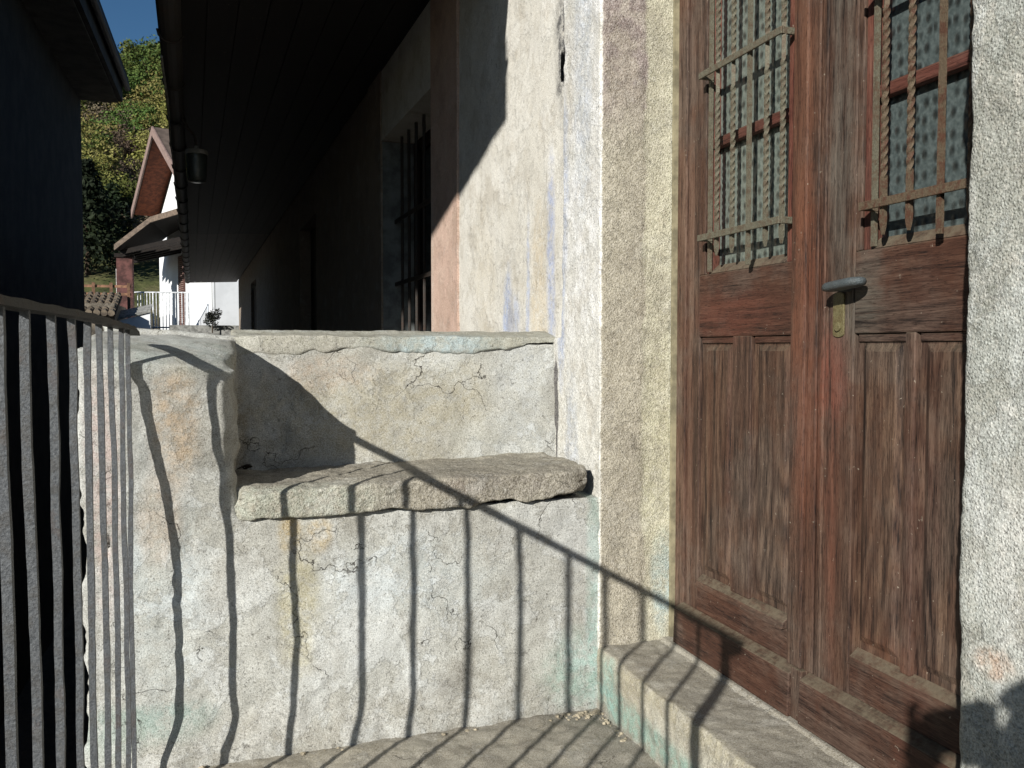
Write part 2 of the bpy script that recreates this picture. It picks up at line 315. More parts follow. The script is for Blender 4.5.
i_brass = iron_mat('dull_brass', (98, 92, 64), (124, 116, 84), (92, 76, 50), .4, .5)
def glass_mat(name, c0, c1):
    n = NT(name); P = n.pos(); D = n.vmath('ADD', n.mapg(P, (1, 1, .72)), n.vmath('MULTIPLY', n.vmath('SUBTRACT', n.noisec(P, 12, 2), (.5, .5, .5)), (.012, .012, .012)))
    v = n.vor(D, 42, rand=.45); d = n.mr(v, .05, .46); r = n.noise(P, 90, 4, .6)
    c = n.mix(d, lin([x*.55 for x in c0]), n.mix(n.mr(r, .35, .7), lin(c0), lin(c1)))
    h = n.math('ADD', n.math('MULTIPLY', d, -1.), n.math('MULTIPLY', n.noise(P, 150, 3), .35))
    return n.out(c, .3, n.bump(h, .8, .0035), 0, .7)
g_left = glass_mat('dusty_hammered_glass', (92, 101, 95), (116, 123, 115))
g_right = glass_mat('blue_hammered_glass', (66, 75, 75), (88, 97, 96))
g_win = simple('dark_pane', (16, 18, 20), .12, var=.2, bmp=0, spec=.6)

# ------------------------------------------------------------------ iron railing
rail = thing('iron_railing', (-1.218, .484, 0), 'grey wrought iron stair railing of square bars at left edge of landing', 'railing')
XR = -1.218; ZR = 1.081
ybs = [2.195, 2.067, 1.906, 1.731, 1.586, 1.436, 1.28, 1.13, 1.01, .887, .75, .619]
def bar_pts(y, z0, z1, amp, seed, x=XR, dz=.02, tx=0.):
    n = int((z1-z0)/dz)+1; zs = np.linspace(z0, z1, n); P = np.c_[zs*0+seed, zs*0, zs]
    dx = (vn(P, 4, seed)*.6+vn(P, 11, seed+3)*.4)*amp; dy = (vn(P, 4, seed+5)*.6+vn(P, 11, seed+8)*.4)*amp
    rr = .0071*(1+.08*vn(P, 35, seed+9)+.05*vn(P, 80, seed+2))
    return [(x+a+tx*(c-z0), y+b, c) for a, b, c in zip(dx, dy, zs)], rr
for i, y in enumerate(ybs):
    p, rr = bar_pts(y, -.03, ZR-.006, .0032, i+1)
    MB().tube(p, rr, 4).build('baluster', i_rail, rail)
p, rr = bar_pts(.484, -.03, ZR-.006, .001, 40); MB().tube(p, rr*2.3, 4).build('post', i_rail, rail)
m = MB(); N = 60
ys = np.linspace(.44, 2.34, N); zz = ZR-.0+.002*np.sin(ys*5)-np.where(ys > 2.22, (ys-2.22)*.1, 0)
b = len(m.v)
for y, z in zip(ys, zz):
    hw = .015; dzn = .0008*math.sin(y*37)
    for q in ((-hw, -.005), (hw, -.005), (hw*.9, .005+dzn), (-hw*.9, .005)): m.v.append((XR+q[0], y, z+q[1]))
for i in range(N-1):
    for k in range(4): m.f.append((i*4+k, i*4+(k+1) % 4, i*4+4+(k+1) % 4, i*4+4+k))
m.f += [(3, 2, 1, 0), tuple((N-1)*4+k for k in range(4))]
m.build('top_rail', i_top, rail)

MB().box(XR-.024, XR+.024, .425, .452, ZR-.034, ZR+.004).build('rail_end', i_top, rail, .006)
# ------------------------------------------------------------------ landing, stairs, ground (setting)
def d_basic(a1, a2, a3, s=0):
    def f(co, nr): return co+nr*(a1*fbm(co, 5, 3, s)+a2*fbm(co, 22, 3, s+5)+a3*fbm(co, 85, 2, s+9))[:, None]
    return f
def d_floor(co, nr):
    co = d_basic(.004, .003, .0011, 3)(co, nr)
    co[:, 2] += np.where(co[:, 2] > -.05, -.012*ss(co[:, 0], -.6, -1.2)-.008*ss(co[:, 1], 1.9, 1.2), 0)
    return co
o = masonry('landing_floor', MB().box(-1.262, .02, .35, 2.33, -.16, 0), .009, d_floor, m_floor, smooth=2); tag(o, kind='structure')
st = MB()
for k in range(12): st.box(-1.26, -.001, .35-.28*(k+1), .352-.28*k, -2.4, -.18*(k+1))
tag(st.build('stairs', m_floor, bevel=.008), kind='structure')
tag(MB().box(-1.255, 0, .352, 2.30, -2.4, -.162).build('landing_base', m_base), kind='structure')

# ------------------------------------------------------------------ parapet
par = thing('parapet_wall', (-.65, 2.5, 0), 'low lime plastered masonry parapet with a recessed niche above a ledge', 'wall')
def d_par(co, nr):
    x, y, z = co.T
    out = co.copy(); fr = ss(y, 2.58, 2.42)
    out += nr*(.006*fbm(co, 4, 3, 1)+.0035*fbm(co, 14, 3, 2)+.0009*fbm(co, 60, 3, 3))[:, None]
    bul = np.clip(.035+.25*(-1.03-x), 0, .085)*ss(x, -.95, -1.02)*np.clip((z-.55)/.42, 0, 1)*fr
    out[:, 1] -= bul
    # flaked hollows
    fl = ss(fbm(co, 9, 4, 60), .42, .55)*ss(fbm(co, 2.5, 2, 61), .05, .4); out -= nr*(fl*.0035)[:, None]
    # foot of wall flares out
    out[:, 1] -= .03*ss(z, .13, .0)*fr*(.7+.5*fbm(co, 7, 2, 5))*ss(x, -.2, -.5)
    # pillar top
    w = np.clip((z-.93)/.10, 0, 1)*ss(x, -.93, -.99)
    top = 1.03-.03*np.clip((x+1.3)/.3, 0, 1)+.052*ss(y, 2.31, 2.6)-.02*ss(y, 2.36, 2.28)
    out[:, 2] += w*(top-1.03)
    # ragged left edge
    out[:, 0] += np.where(x < -1.28, .012*fbm(co, 9, 4, 8)+.006*vn(co, 45, 9), 0)
    # right edge of the pillar crumbles
    ed = ss(np.abs(x+.985), .03, 0)*fr*(z > .62); out[:, 0] -= ed*.012*(fbm(co, 14, 3, 12)+.3); out[:, 1] += ed*.006
    return out
mb = MB().box(-1.33, .02, 2.29, 2.83, -.14, .608).box(-1.33, -.985, 2.29, 2.83, .5, 1.03).box(-1.33, .02, 2.645, 2.85, .5, 1.045)
masonry('wall', mb, .0075, d_par, m_parapet, par, 3)
MB().box(-1.32, .0, 2.30, 2.82, -2.4, -.13).build('foundation', m_base, par)
def d_cap(co, nr):
    x, y, z = co.T; out = co.copy()
    out += nr*(.004*fbm(co, 8, 3, 21)+.0022*fbm(co, 40, 3, 22))[:, None]
    low = ss(z, 1.05, 1.025); rag = .012*fbm(np.c_[x, x*0, x*0], 9, 4, 23)
    out[:, 2] += low*(rag-.010*ss(x, -.6, -.85)+.022*ss(x, -.2, -.08))
    out[:, 2] += .018*ss(y, 2.62, 2.78)*ss(z, 1.03, 1.06)
    out[:, 1] += .012*ss(x, -.15, -.05)*ss(y, 2.7, 2.6)
    return out
masonry('cap', MB().box(-.985, .015, 2.638, 2.865, 1.026, 1.066), .005, d_cap, m_cap, par, 2)

slab = thing('stone_ledge', (-.5, 2.4, .6), 'thick rough stone slab forming a shelf in the parapet niche', 'ledge')
def d_slab(co, nr):
    x, y, z = co.T; out = co.copy()
    out += nr*(.0042*fbm(co, 7, 3, 31)+.0028*fbm(co, 26, 3, 32)+.0012*fbm(co, 90, 2, 33))[:, None]
    f = ss(y, 2.32, 2.26)
    out[:, 2] += f*(-.010*ss(z, .66, .69)*(1+.6*fbm(np.c_[x, x*0, x*0], 6, 2, 34)))
    out[:, 2] += f*ss(z, .65, .60)*(.010*fbm(np.c_[x, x*0, x*0], 10, 3, 35)+.008*ss(x, -.4, -.05))
    out[:, 2] += -.012*ss(x, -.3, -.98)+.006*ss(x, -.4, -.05)
    e = ss(x, -.93, -.995)*f; out[:, 1] += e*.03; out[:, 2] += e*(-.03)*ss(z, .64, .69)
    e = ss(x, -.09, -.035)*f; out[:, 1] += e*.025; out[:, 2] += e*(z < .65)*.014
    return out
masonry('slab', MB().box(-.996, -.034, 2.264, 2.67, .612, .692), .0055, d_slab, m_slab, slab, 5)

# ------------------------------------------------------------------ doorstep
step = thing('doorstep', (.12, 1.5, 0), 'worn concrete doorstep with flaking mint paint on its riser', 'step')
def d_step(co, nr):
    x, y, z = co.T; out = co+nr*(.003*fbm(co, 6, 3, 41)+.0022*fbm(co, 25, 3, 42)+.001*fbm(co, 90, 2, 43))[:, None]
    e = ss(x, .05, 0)*ss(z, .14, .178); out[:, 2] -= e*(.003+.005*fbm(co, 12, 3, 44)); out[:, 0] += e*.003
    out[:, 2] -= .01*ss(y, 2.3, 1.2)*ss(z, .1, .17)*0
    return out
masonry('tread', MB().box(-.002, .30, .3, 2.30, -.12, .180), .0075, d_step, m_step, step, 1)

# ------------------------------------------------------------------ the old house with the door
house = thing('old_house', (.2, 2.0, 0), 'old plastered house with deep dark eave, barred window and weathered wooden double door', 'house')
def d_jamb(co, nr):
    x, y, z = co.T
    out = co+nr*(.003*fbm(co, 4, 3, 51)+.0018*fbm(co, 20, 3, 52)+.0009*fbm(co, 75, 3, 53))[:, None]
    st_ = ss(x, .145, .12)*(y < 2.32); out[:, 1] -= st_*(.002+.002*np.abs(fbm(co, 40, 3, 54)))
    bk = ss(y, 2.5, 2.57); P1 = np.c_[z*0, z*0, z]
    gash = .022*np.exp(-((z-1.905)/.05)**2)*(1+.5*vn(P1, 60, 3))+.008*np.exp(-((z-2.05)/.09)**2)+.004+.003*vn(P1, 30, 6)
    bk = bk*(z > 1.09)
    out[:, 1] += bk*(.004*vn(P1, 18, 7)-gash*.6)
    return out
masonry('door_jamb', MB().box(0, .36, 2.287, 2.585, -.14, 2.56).box(0, .36, 2.287, 2.67, -.14, 1.065), .006, d_jamb, m_jamb, house, 3)
def d_rj(co, nr):
    x, y, z = co.T; out = co+nr*(.0025*fbm(co, 3.5, 3, 56)+.0022*fbm(co, 16, 3, 57)+.0012*fbm(co, 70, 3, 58))[:, None]
    out[:, 1] += ss(y, .9, .99)*(.004*fbm(np.c_[z, z*0, z*0], 4, 3, 59))
    return out
masonry('door_jamb', MB().box(-.004, .36, .52, .992, -.14, 2.56), .0075, d_rj, m_rjamb, house, 4)
MB().box(-.006, .37, .5, 2.58, 2.561, 2.85).build('lintel', m_rjamb, house, .01)
MB().box(.012, .36, -5, .519, -2.4, 3.4).box(.012, .36, .519, 2.6, 2.851, 3.4).box(.05, 4, -5, -4.9, -2.4, 3.4).box(.012, .36, .519, 2.6, -2.4, -.141).build('side_wall', m_facade, house)
MB().hull8([(-.2, -5.2, 3.41), (5, -5.2, 4.6), (5, 2.7, 4.6), (-.2, 2.7, 3.41), (-.2, -5.2, 3.5), (5, -5.2, 4.7), (5, 2.7, 4.7), (-.2, 2.7, 3.5)]).build('roof', simple('roof_slate', (70, 66, 62), .8, sc=4), house)
# rotated facade frame
A = R(2.05); U = Vector((-math.sin(A), math.cos(A), 0)); Nn = Vector((math.cos(A), math.sin(A), 0)); O0 = Vector((0, 2.62, 0))
def F(s, d, z): v = O0+U*s+Nn*d; return (v.x, v.y, z)
def Fn(c): return np.array(O0)+np.outer(c[:, 0], np.array(U))+np.outer(c[:, 1], np.array(Nn))+np.c_[c[:, 0]*0, c[:, 0]*0, c[:, 2]]
def d_fac(co, nr):
    out = co+nr*(.004*fbm(co, 3, 3, 71)+.0016*fbm(co, 12, 3, 72)+.0007*fbm(co, 60, 2, 73))[:, None]
    z = co[:, 2]; bk = ss(co[:, 0], 0, -.06); P1 = np.c_[z*0, z*0, z]
    gash = .070*np.exp(-((z-1.905)/.055)**2)*(1+.4*vn(P1, 60, 13))+.026*np.exp(-((z-2.02)/.13)**2)*(1+.5*vn(P1, 40, 15))+.010*ss(z, 1.5, 1.8)+.004*vn(P1, 30, 14)
    out[:, 0] += bk*(gash+.004*vn(P1, 22, 17))
    return out
masonry('wall', MB().box(-.052, 1.552, .006, .3, .9, 2.70), .010, d_fac, m_facade, house, 2, Fn)
MB(F).box(-.05, 20.2, .006, .30, -2.4, .899).box(1.553, 2.7385, .004, .3, 2.285, 2.70).box(1.553, 2.739, .004, .3, .9, 1.0).build('lower_wall', m_facade, house)
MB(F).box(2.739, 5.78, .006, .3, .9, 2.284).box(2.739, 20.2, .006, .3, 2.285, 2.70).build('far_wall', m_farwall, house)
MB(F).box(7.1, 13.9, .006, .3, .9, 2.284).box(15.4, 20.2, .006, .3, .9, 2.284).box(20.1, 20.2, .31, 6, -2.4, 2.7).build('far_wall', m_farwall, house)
MB(F).box(1.11, 1.550, -.0045, .02, .95, 2.70).build('window_band', m_band, house)
MB(F).box(2.741, 3.123, -.0045, .02, .95, 2.70).build('window_band', m_farwall, house)  # far band takes the shade-darkened wall tone instead of pink
MB(F).box(5.79, 7.09, .12, .16, .9, 2.283).build('door', w_dark, house)
MB(F).box(13.91, 15.39, .06, .1, 1.0, 2.2).build('shutter', w_dark, house)
win = MB(F).box(1.56, 1.61, .20, .25, 1.0, 2.28).box(2.68, 2.735, .20, .25, 1.0, 2.28).box(2.12, 2.17, .20, .25, 1.0, 2.28).box(1.61, 2.68, .20, .25, 2.22, 2.28).build('window', w_dark, house)
MB(F).box(1.6, 2.69, .222, .228, 1.0, 2.23).build('pane', g_win, win)
gb = MB(F)
for k in range(6): s_ = 1.70+.175*k; gb.tube([(s_, .09, 1.0), (s_, .09, 2.28)], .009, 8)
for z in (1.42, 1.80): gb.box(1.56, 2.76, .078, .084, z-.012, z+.012)
gb.build('window_grille', i_dark, house)
MB(F).box(2.735, 2.7385, .007, .2, 1.0, 2.28).build('window_reveal', simple('blue_grey_reveal', (120, 124, 124), .9), house)
# roof over the alley: boards, gutter, tiles
def soff_start(o): return .63-1.03*o-.02  # unseen near end, skewed along the sun to set its shadow edge
nb = 8; bw_ = .1435
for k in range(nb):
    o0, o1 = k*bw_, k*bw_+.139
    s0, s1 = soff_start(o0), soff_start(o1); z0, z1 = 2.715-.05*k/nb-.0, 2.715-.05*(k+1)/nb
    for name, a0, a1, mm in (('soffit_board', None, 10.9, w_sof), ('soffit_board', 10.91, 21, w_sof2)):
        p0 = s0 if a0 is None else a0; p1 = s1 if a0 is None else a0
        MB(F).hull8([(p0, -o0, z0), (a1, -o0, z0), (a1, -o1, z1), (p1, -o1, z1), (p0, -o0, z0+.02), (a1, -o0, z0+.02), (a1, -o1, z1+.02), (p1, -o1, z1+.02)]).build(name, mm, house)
s0, s1 = soff_start(0), soff_start(1.17)
MB(F).hull8([(s0, .3, 2.80), (21, .3, 2.80), (21, -1.17, 2.69), (s1, -1.17, 2.69), (s0, .3, 3.0), (21, .3, 3.0), (21, -1.17, 2.74), (s1, -1.17, 2.74)]).hull8(
    [(s0-.1, .301, 2.8), (21, .301, 2.8), (21, 5, 4.6), (s0-.1, 5, 4.6), (s0-.1, .301, 3.0), (21, .301, 3.0), (21, 5, 4.8), (s0-.1, 5, 4.8)]).build('eave_roof', simple('roof_tiles_dark', (58, 50, 44), .85, sc=6), house)
g = MB(F)
ring = [(-1.175+.06*math.cos(t), 2.69+.06*math.sin(t)) for t in np.linspace(math.pi, 2*math.pi, 9)]+[(-1.175+.054*math.cos(t), 2.69+.054*math.sin(t)) for t in np.linspace(2*math.pi, math.pi, 9)]
g.prism([(s1, a, b_) for a, b_ in ring], (20.8-s1, 0, 0)); g.build('gutter', iron_mat('gutter_sheet', (52, 50, 48), (70, 68, 64), (60, 46, 36), .4), house, smooth=False)
for k in range(24): s_ = s1+.3+k*.9; MB(F).tube([(s_, -1.115, 2.70)]+[(s_, -1.175+.066*math.cos(t), 2.69+.066*math.sin(t)) for t in np.linspace(0, -math.pi, 8)], .006, 5).build('gutter_bracket', i_dark, house)
# pale cable running along the gutter
cab = [(s, -1.222-.004*math.sin(s*3), 2.62-.012*math.sin((s % 1.8)/1.8*math.pi)) for s in np.linspace(2.6, 10, 80)]
tag(MB(F).tube(cab, .0075, 6).build('cable', simple('pale_cable', (150, 150, 142), .6)), 'pale cable slung along the underside of the old gutter', 'cable')
# eave lamp
lp = Vector(F(3.9, -1.045, 2.27)); lamp = thing('eave_lamp', (lp.x, lp.y, lp.z), 'clear glass jar lamp with pale cap hanging under the dark eave', 'lamp')
L0 = (lp.x, lp.y, lp.z)
n_ = NT('lamp_glass'); n_.b.inputs['Transmission Weight'].default_value = .6; n_.out(lin((84, 90, 84)), .18, n_.bump(n_.noise(n_.pos(), 60, 3), .8, .006), 0, .6)
MB().lathe((L0[0], L0[1], L0[2]-.10), [(.03, 0), (.058, .01), (.066, .05), (.07, .18), (.07, .19)], 20).build('lamp_shade', n_.m, lamp, smooth=True)
MB().lathe((L0[0], L0[1], L0[2]+.091), [(.074, 0), (.076, .012), (.072, .028), (.02, .034), (.012, .06)], 20).build('cap', simple('pale_cap', (150, 147, 138), .6), lamp)
MB().tube([(L0[0]-.0, L0[1], L0[2]+.145), (L0[0]-.01, L0[1], L0[2]+.22), (L0[0]-.05, L0[1], L0[2]+.26), (L0[0]-.09, L0[1], L0[2]+.33)], .009, 8).build('bracket', i_dark, lamp)

# ------------------------------------------------------------------ the double door
DX = .238
fr = MB().box(.244, .299, 2.19, 2.283, .1885, 2.56).box(.236, .2439, 2.225, 2.283, .1885, 2.56).build('door_frame', w_frame, house, .002)
MB().box(.232, .30, .96, 1.05, .18, 2.56).build('door_frame', w_frame, house, .002)
MB().box(.222, .26, 2.272, 2.2835, .1885, 2.56).build('joint_strip', m_joint, house)
MB().box(.30, .33, .95, 2.29, .15, 2.56).build('dark_backing', simple('dark_interior', (12, 10, 9), .9), house)  # near-black sheet standing in for the unlit interior
def leaf(yo, yi, bead_o, bead_i, mulls, lockw, side):
    """yo: hinge side y, yi: meeting side y; side=1 left leaf (yo>yi)"""
    lo, hi = min(yo, yi), max(yo, yi)
    ly0, ly1 = (yi, yi+lockw) if side > 0 else (yi-lockw, yi)
    hy0, hy1 = (yo-.034, yo) if side > 0 else (yo, yo+.034)
    body = MB().box(DX-.0, DX+.04, ly0, ly1, .20, 2.55).box(DX+.003, DX+.04, hy0, hy1, .20, 2.55)
    d = body.build('door', w_v, house, .003)
    if side > 0: tag(d, label='left door leaf with greenish dusty glass')
    else: tag(d, label='right door leaf carrying the handle and lock')
    a, b = (ly1, hy0) if side > 0 else (hy1, ly0)
    MB().box(DX+.001, DX+.038, a, b, 1.062, 1.232).build('rail', w_h, d, .004)
    MB().box(DX+.002, DX+.036, a, b, .30, .372).build('rail', w_h, d, .003)
    # dusty sloping sill over the bottom rail
    MB().hull8([(DX-.012, a+.01, .372), (DX+.03, a+.01, .372), (DX+.03, b-.01, .372), (DX-.012, b-.01, .372), (DX-.006, a+.01, .388), (DX+.018, a+.01, .408), (DX+.018, b-.01, .408), (DX-.006, b-.01, .388)]).build('sill_moulding', w_h, d, .002)
    # panels + mullions
    ed = [a]+[e for mm in mulls for e in mm]+[b]
    for k in range(0, len(ed), 2):
        p0, p1 = ed[k]+.002, ed[k+1]-.002
        pm = MB().box(DX+.014, DX+.03, p0-.004, p1+.004, .40, 1.064)
        z0, z1 = .405, 1.055; i = .014; j = .03
        pm.hull8([(DX+.0145, p0+i, z0+i), (DX+.0145, p1-i, z0+i), (DX+.0145, p1-i, z1-i), (DX+.0145, p0+i, z1-i), (DX+.007, p0+j, z0+j), (DX+.007, p1-j, z0+j), (DX+.007, p1-j, z1-j), (DX+.007, p0+j, z1-j)])
        pm.build('panel', w_p, d, .0015)
        # arched top lip
        MB().box(DX+.008, DX+.014, p0+.004, p1-.004, 1.045, 1.061).build('panel_bead', w_h, d, .002)
    for mm in mulls: MB().box(DX+.001, DX+.03, mm[0], mm[1], .40, 1.063).build('mullion', w_v, d, .003)
    # glazing bead, muntin, glass
    g0, g1 = min(bead_o, bead_i), max(bead_o, bead_i)
    MB().box(DX+.002, DX+.034, a, g0, 1.232, 2.55).box(DX+.002, DX+.034, g1, b, 1.232, 2.55).box(DX+.002, DX+.034, g0, g1, 2.47, 2.55).build('glazing_frame', w_v, d, .003)
    bw = .028
    MB().box(DX+.008, DX+.034, g0, g0+bw, 1.232, 2.47).box(DX+.008, DX+.034, g1-bw, g1, 1.232, 2.47).build('glazing_bead', w_red, d, .003)
    zm = 1.577 if side > 0 else 1.543
    for z_ in (zm, zm+.414): MB().box(DX+.004, DX+.028, g0+bw, g1-bw, z_-.014, z_+.014).build('muntin', w_redh, d, .005)
    MB().hull8([(DX+.002, g0+bw, 1.232), (DX+.03, g0+bw, 1.232), (DX+.03, g1-bw, 1.232), (DX+.002, g1-bw, 1.232), (DX+.008, g0+bw, 1.240), (DX+.026, g0+bw, 1.256), (DX+.026, g1-bw, 1.256), (DX+.008, g1-bw, 1.240)]).build('glazing_sill', w_v, d, .001)
    MB().box(DX+.03, DX+.034, g0+.005, g1-.005, 1.234, 2.475).build('glass', g_left if side > 0 else g_right, d)
    return d
dl = leaf(2.188, 1.617, 2.125, 1.738, [(1.90, 1.983)], .116, 1)
# astragal of left leaf
MB().box(DX-.016, DX-.0005, 1.664, 1.716, .305, 2.55).build('astragal', w_v, dl, .004)
MB().box(DX-.008, DX-.0004, 1.632, 1.664, .305, 2.55).build('astragal', w_v, dl, .003)
dr = leaf(1.05, 1.612, 1.12, 1.505, [(1.35, 1.376)], .09, -1)
def kick(y0, y1, par_):
    MB().hull8([(DX-.03, y0, .188), (DX+.01, y0, .188), (DX+.01, y1, .188), (DX-.03, y1, .188), (DX-.027, y0, .288), (DX+.002, y0, .304), (DX+.002, y1, .304), (DX-.027, y1, .288)]).build('kick_board', w_h, par_, .003)
kick(1.69, 2.232, dl); kick(1.05, 1.652, dr)
MB().box(DX-.022, DX+.0, 1.653, 1.689, .188, .306).build('kick_board', w_v, dl, .003)
MB().hull8([(DX-.05, 1.0, .178), (DX+.01, 1.0, .178), (DX+.01, 2.285, .178), (DX-.05, 2.285, .178), (DX-.036, 1.0, .187), (DX+.01, 1.0, .1875), (DX+.01, 2.285, .1875), (DX-.036, 2.285, .187)]).build('threshold', m_step, house, .002)
# grilles: square bars partly twisted, flat cross bars
def twisted(y, z0, z1, x=.212, r=.0062):
    zs = []; z = z0
    segs = [(1.34, 1.487), (1.487, 1.68), (1.755, 1.98), (2.05, 2.25)]
    pts = []; ang = 0; B = MB(); n = 4; dz = .0025; b = 0; zz_ = np.arange(z0, z1, dz)
    for z in zz_:
        tw = (1.355 < z < 1.69) and not (z < 1.36) or (1.77 < z < 2.1)
        if tw: ang += .21
        rr_ = r*1.1*(1+.03*math.sin(z*300)); 
        if z < z0+.02: rr_ *= .45+.55*(z-z0)/.02
        for k in range(n):
            a = ang+math.pi/4+k*math.pi/2; B.v.append((x+rr_*math.cos(a), y+rr_*math.sin(a), z))
    m_ = len(zz_)
    for i in range(m_-1):
        for k in range(n): B.f.append((i*n+k, i*n+(k+1) % n, (i+1)*n+(k+1) % n, (i+1)*n+k))
    B.f += [(3, 2, 1, 0), tuple((m_-1)*n+k for k in range(4))]
    return B
for d, bars, e0, e1, mt, off in ((dl, [(2.021, 0), (1.948, 0), (1.875, 1), (1.803, 0), (1.739, 0)], 1.732, 2.098, i_gr, 0), (dr, [(1.41, 0), (1.342, 0), (1.267, 1), (1.199, 0), (1.14, 0)], 1.115, 1.466, i_gr2, -.02)):
    for y, straight in bars:
        if straight: MB().tube([(.212, y, z) for z in np.linspace(1.236, 2.5, 40)], [.0066*(1+.05*math.sin(k*1.7)) for k in range(40)], 4).build('grille_bar', mt, d)
        else: twisted(y, 1.272+off, 2.5).build('grille_bar', mt, d)
    for z in (1.325+off*.6, 1.752+off*.8, 2.3): MB().box(.199, .205, e0, e1, z-.0085, z+.0085).box(.205, DX+.004, e0, e0+.008, z-.008, z+.008).box(.205, DX+.004, e1-.008, e1, z-.008, z+.008).build('grille_crossbar', mt, d, .0015)
    MB().box(DX-.006, DX+.004, e1-.006, e1+.002, 1.236, 2.46).build('grille_side_strip', i_gr, d)
# handle
hb = MB()
hp = []
for k in range(13):
    t = k/12; y = 1.556-.108*t; hp.append((t, y))
prof0 = [(math.sin(math.pi*min(1, .12+.88*t) if t < .5 else math.pi*(.5+.46*(t-.5)/.5)) ) for t, y in hp]
sec = 12
prof = [min(1, .62+2.2*t) if t < .2 else (1. if t < .72 else max(.12, math.sqrt(max(0, 1-((t-.72)/.29)**2)))) for t, y in hp]
for (t, y), w in zip(hp, prof):
    for k in range(sec):
        a = 2*math.pi*k/sec; hb.v.append((DX-.040+.024*w*math.cos(a), y, 1.158+.008*t+.0105*(w**.5)*(1 if math.sin(a) > 0 else -1)*abs(math.sin(a))**.6))
for i in range(12):
    for k in range(sec): hb.f.append((i*sec+k, i*sec+(k+1) % sec, (i+1)*sec+(k+1) % sec, (i+1)*sec+k))
hb.f += [tuple(range(sec))[::-1], tuple(12*sec+k for k in range(sec))]
hb.build('handle', i_handle, dr, smooth=True)
MB().lathe((DX-.04, 1.535, 1.158), [(.008, 0), (.008, .04)], 12, 'x').build('handle_stem', i_handle, dr)
lpm = MB(); pts = [(DX-.004, 1.566+.0175*math.cos(a), (1.085 if math.sin(a) > 0 else 1.075)+.0+(.058 if math.sin(a) > 0 else -.012)+.0175*math.sin(a)*.45) for a in np.linspace(0, 2*math.pi, 25)[:-1]]
lpm.prism(pts, (.0045, 0, 0)).build('lock_plate', i_brass, dr, .001)
MB().lathe((DX-.0095, 1.5645, 1.078), [(.0085, 0), (.0105, .001), (.0105, .0055)], 20, 'x').box(DX-.0100, DX-.0094, 1.5637, 1.5653, 1.073, 1.083).build('lock_cylinder', i_brass, dr)

# ------------------------------------------------------------------ rubble in the corner
rb = MB()
for k in range(150):
    if k < 80: x = -abs(rng.normal(0, .07))-.005; y = 2.272-abs(rng.normal(0, .012))-.15*0
    elif k < 125: y = 2.27-rng.random()*.30; x = -.008-abs(rng.normal(0, .010))
    else: x = -rng.random()*1.1; y = 2.262-abs(rng.normal(0, .015))
    r = .0025+.0055*rng.random()**2; c = Vector((x, y, r*.5-.004)); bm = bmesh.new(); bmesh.ops.create_icosphere(bm, subdivisions=1, radius=r)
    q = [c+Vector((v.co.x*(.7+.6*rng.random()), v.co.y*(.7+.6*rng.random()), v.co.z*.7*(.7+.5*rng.random()))) for v in bm.verts]; rb.add(q, [tuple(v.index for v in f.verts) for f in bm.faces]); bm.free()
tag(rb.build('mortar_debris', simple('mortar_crumbs', (196, 184, 160), .95, var=.35, sc=60, bmp=.6)), 'crumbled mortar and grit in the corner by the doorstep', 'debris', kind='stuff')

# small dark leaf on the niche shelf (a dry clump)
cl = MB()
for k in range(9):
    a = k*.7; r = .010+.014*rng.random(); c = (-.955+.02*math.cos(a)*rng.random(), 2.585+.015*math.sin(a), .694+.004*rng.random())
    cl.add([(c[0]+r*math.cos(a+j*1.57)*(1 if j % 2 else .5), c[1]+r*math.sin(a+j*1.57)*(1 if j % 2 else .5), c[2]+.004*math.sin(j*2+k)) for j in range(4)]+[(c[0], c[1], c[2]-.004)], [(0, 1, 4), (1, 2, 4), (2, 3, 4), (3, 0, 4), (0, 3, 2, 1)])
tag(cl.build('dry_leaf', simple('dry_leaf', (40, 32, 24), .8, bmp=.2)), 'small dark crumpled dry leaves in the niche corner', 'leaf')

# ------------------------------------------------------------------ neighbour house on the left
nbh = thing('neighbour_house', (-6, 9, -2.4), 'tall dark rendered house in full shade on the left side of the alley', 'house')
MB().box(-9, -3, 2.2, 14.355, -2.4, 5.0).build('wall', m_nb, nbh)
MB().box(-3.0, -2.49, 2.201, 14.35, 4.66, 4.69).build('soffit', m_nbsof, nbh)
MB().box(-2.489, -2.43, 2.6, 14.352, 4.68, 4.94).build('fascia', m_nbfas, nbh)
MB().hull8([(-9.6, 2.5, 5.0), (-2.36, 2.5, 4.945), (-2.36, 14.5, 4.945), (-9.6, 14.5, 5.0), (-6, 2.5, 6.6), (-2.36, 2.5, 5.07), (-2.36, 14.5, 5.07), (-6, 14.5, 6.6)]).build('roof', simple('neighbour_roof', (54, 50, 48), .85, sc=5), nbh)
MB().tube([(-2.37, 2.6, 4.9), (-2.37, 14.4, 4.9)], .045, 8).build('gutter', i_dark, nbh)
# added unseen low pitched canopy (porch_roof and posts), shaped to shade the house opposite
sl = .24; dz0 = -.18
MB().hull8([(-2.53, .52, dz0+3.44), (-2.53, 2.19, dz0+3.44), (-8, 2.19, dz0+3.44+5.47*sl), (-8, .52, dz0+3.44+5.47*sl), (-2.53, .52, dz0+3.74), (-2.53, 2.19, dz0+3.74), (-8, 2.19, dz0+3.74+5.47*sl), (-8, .52, dz0+3.74+5.47*sl)]).build('porch_roof', w_dark, nbh)
for x in (-5.5, -7.9): MB().box(x-.07, x+.07, .9, 1.04, -2.4, 3.4+dz0+(-2.53-x)*sl).build('shade_canopy_post', w_dark, nbh)

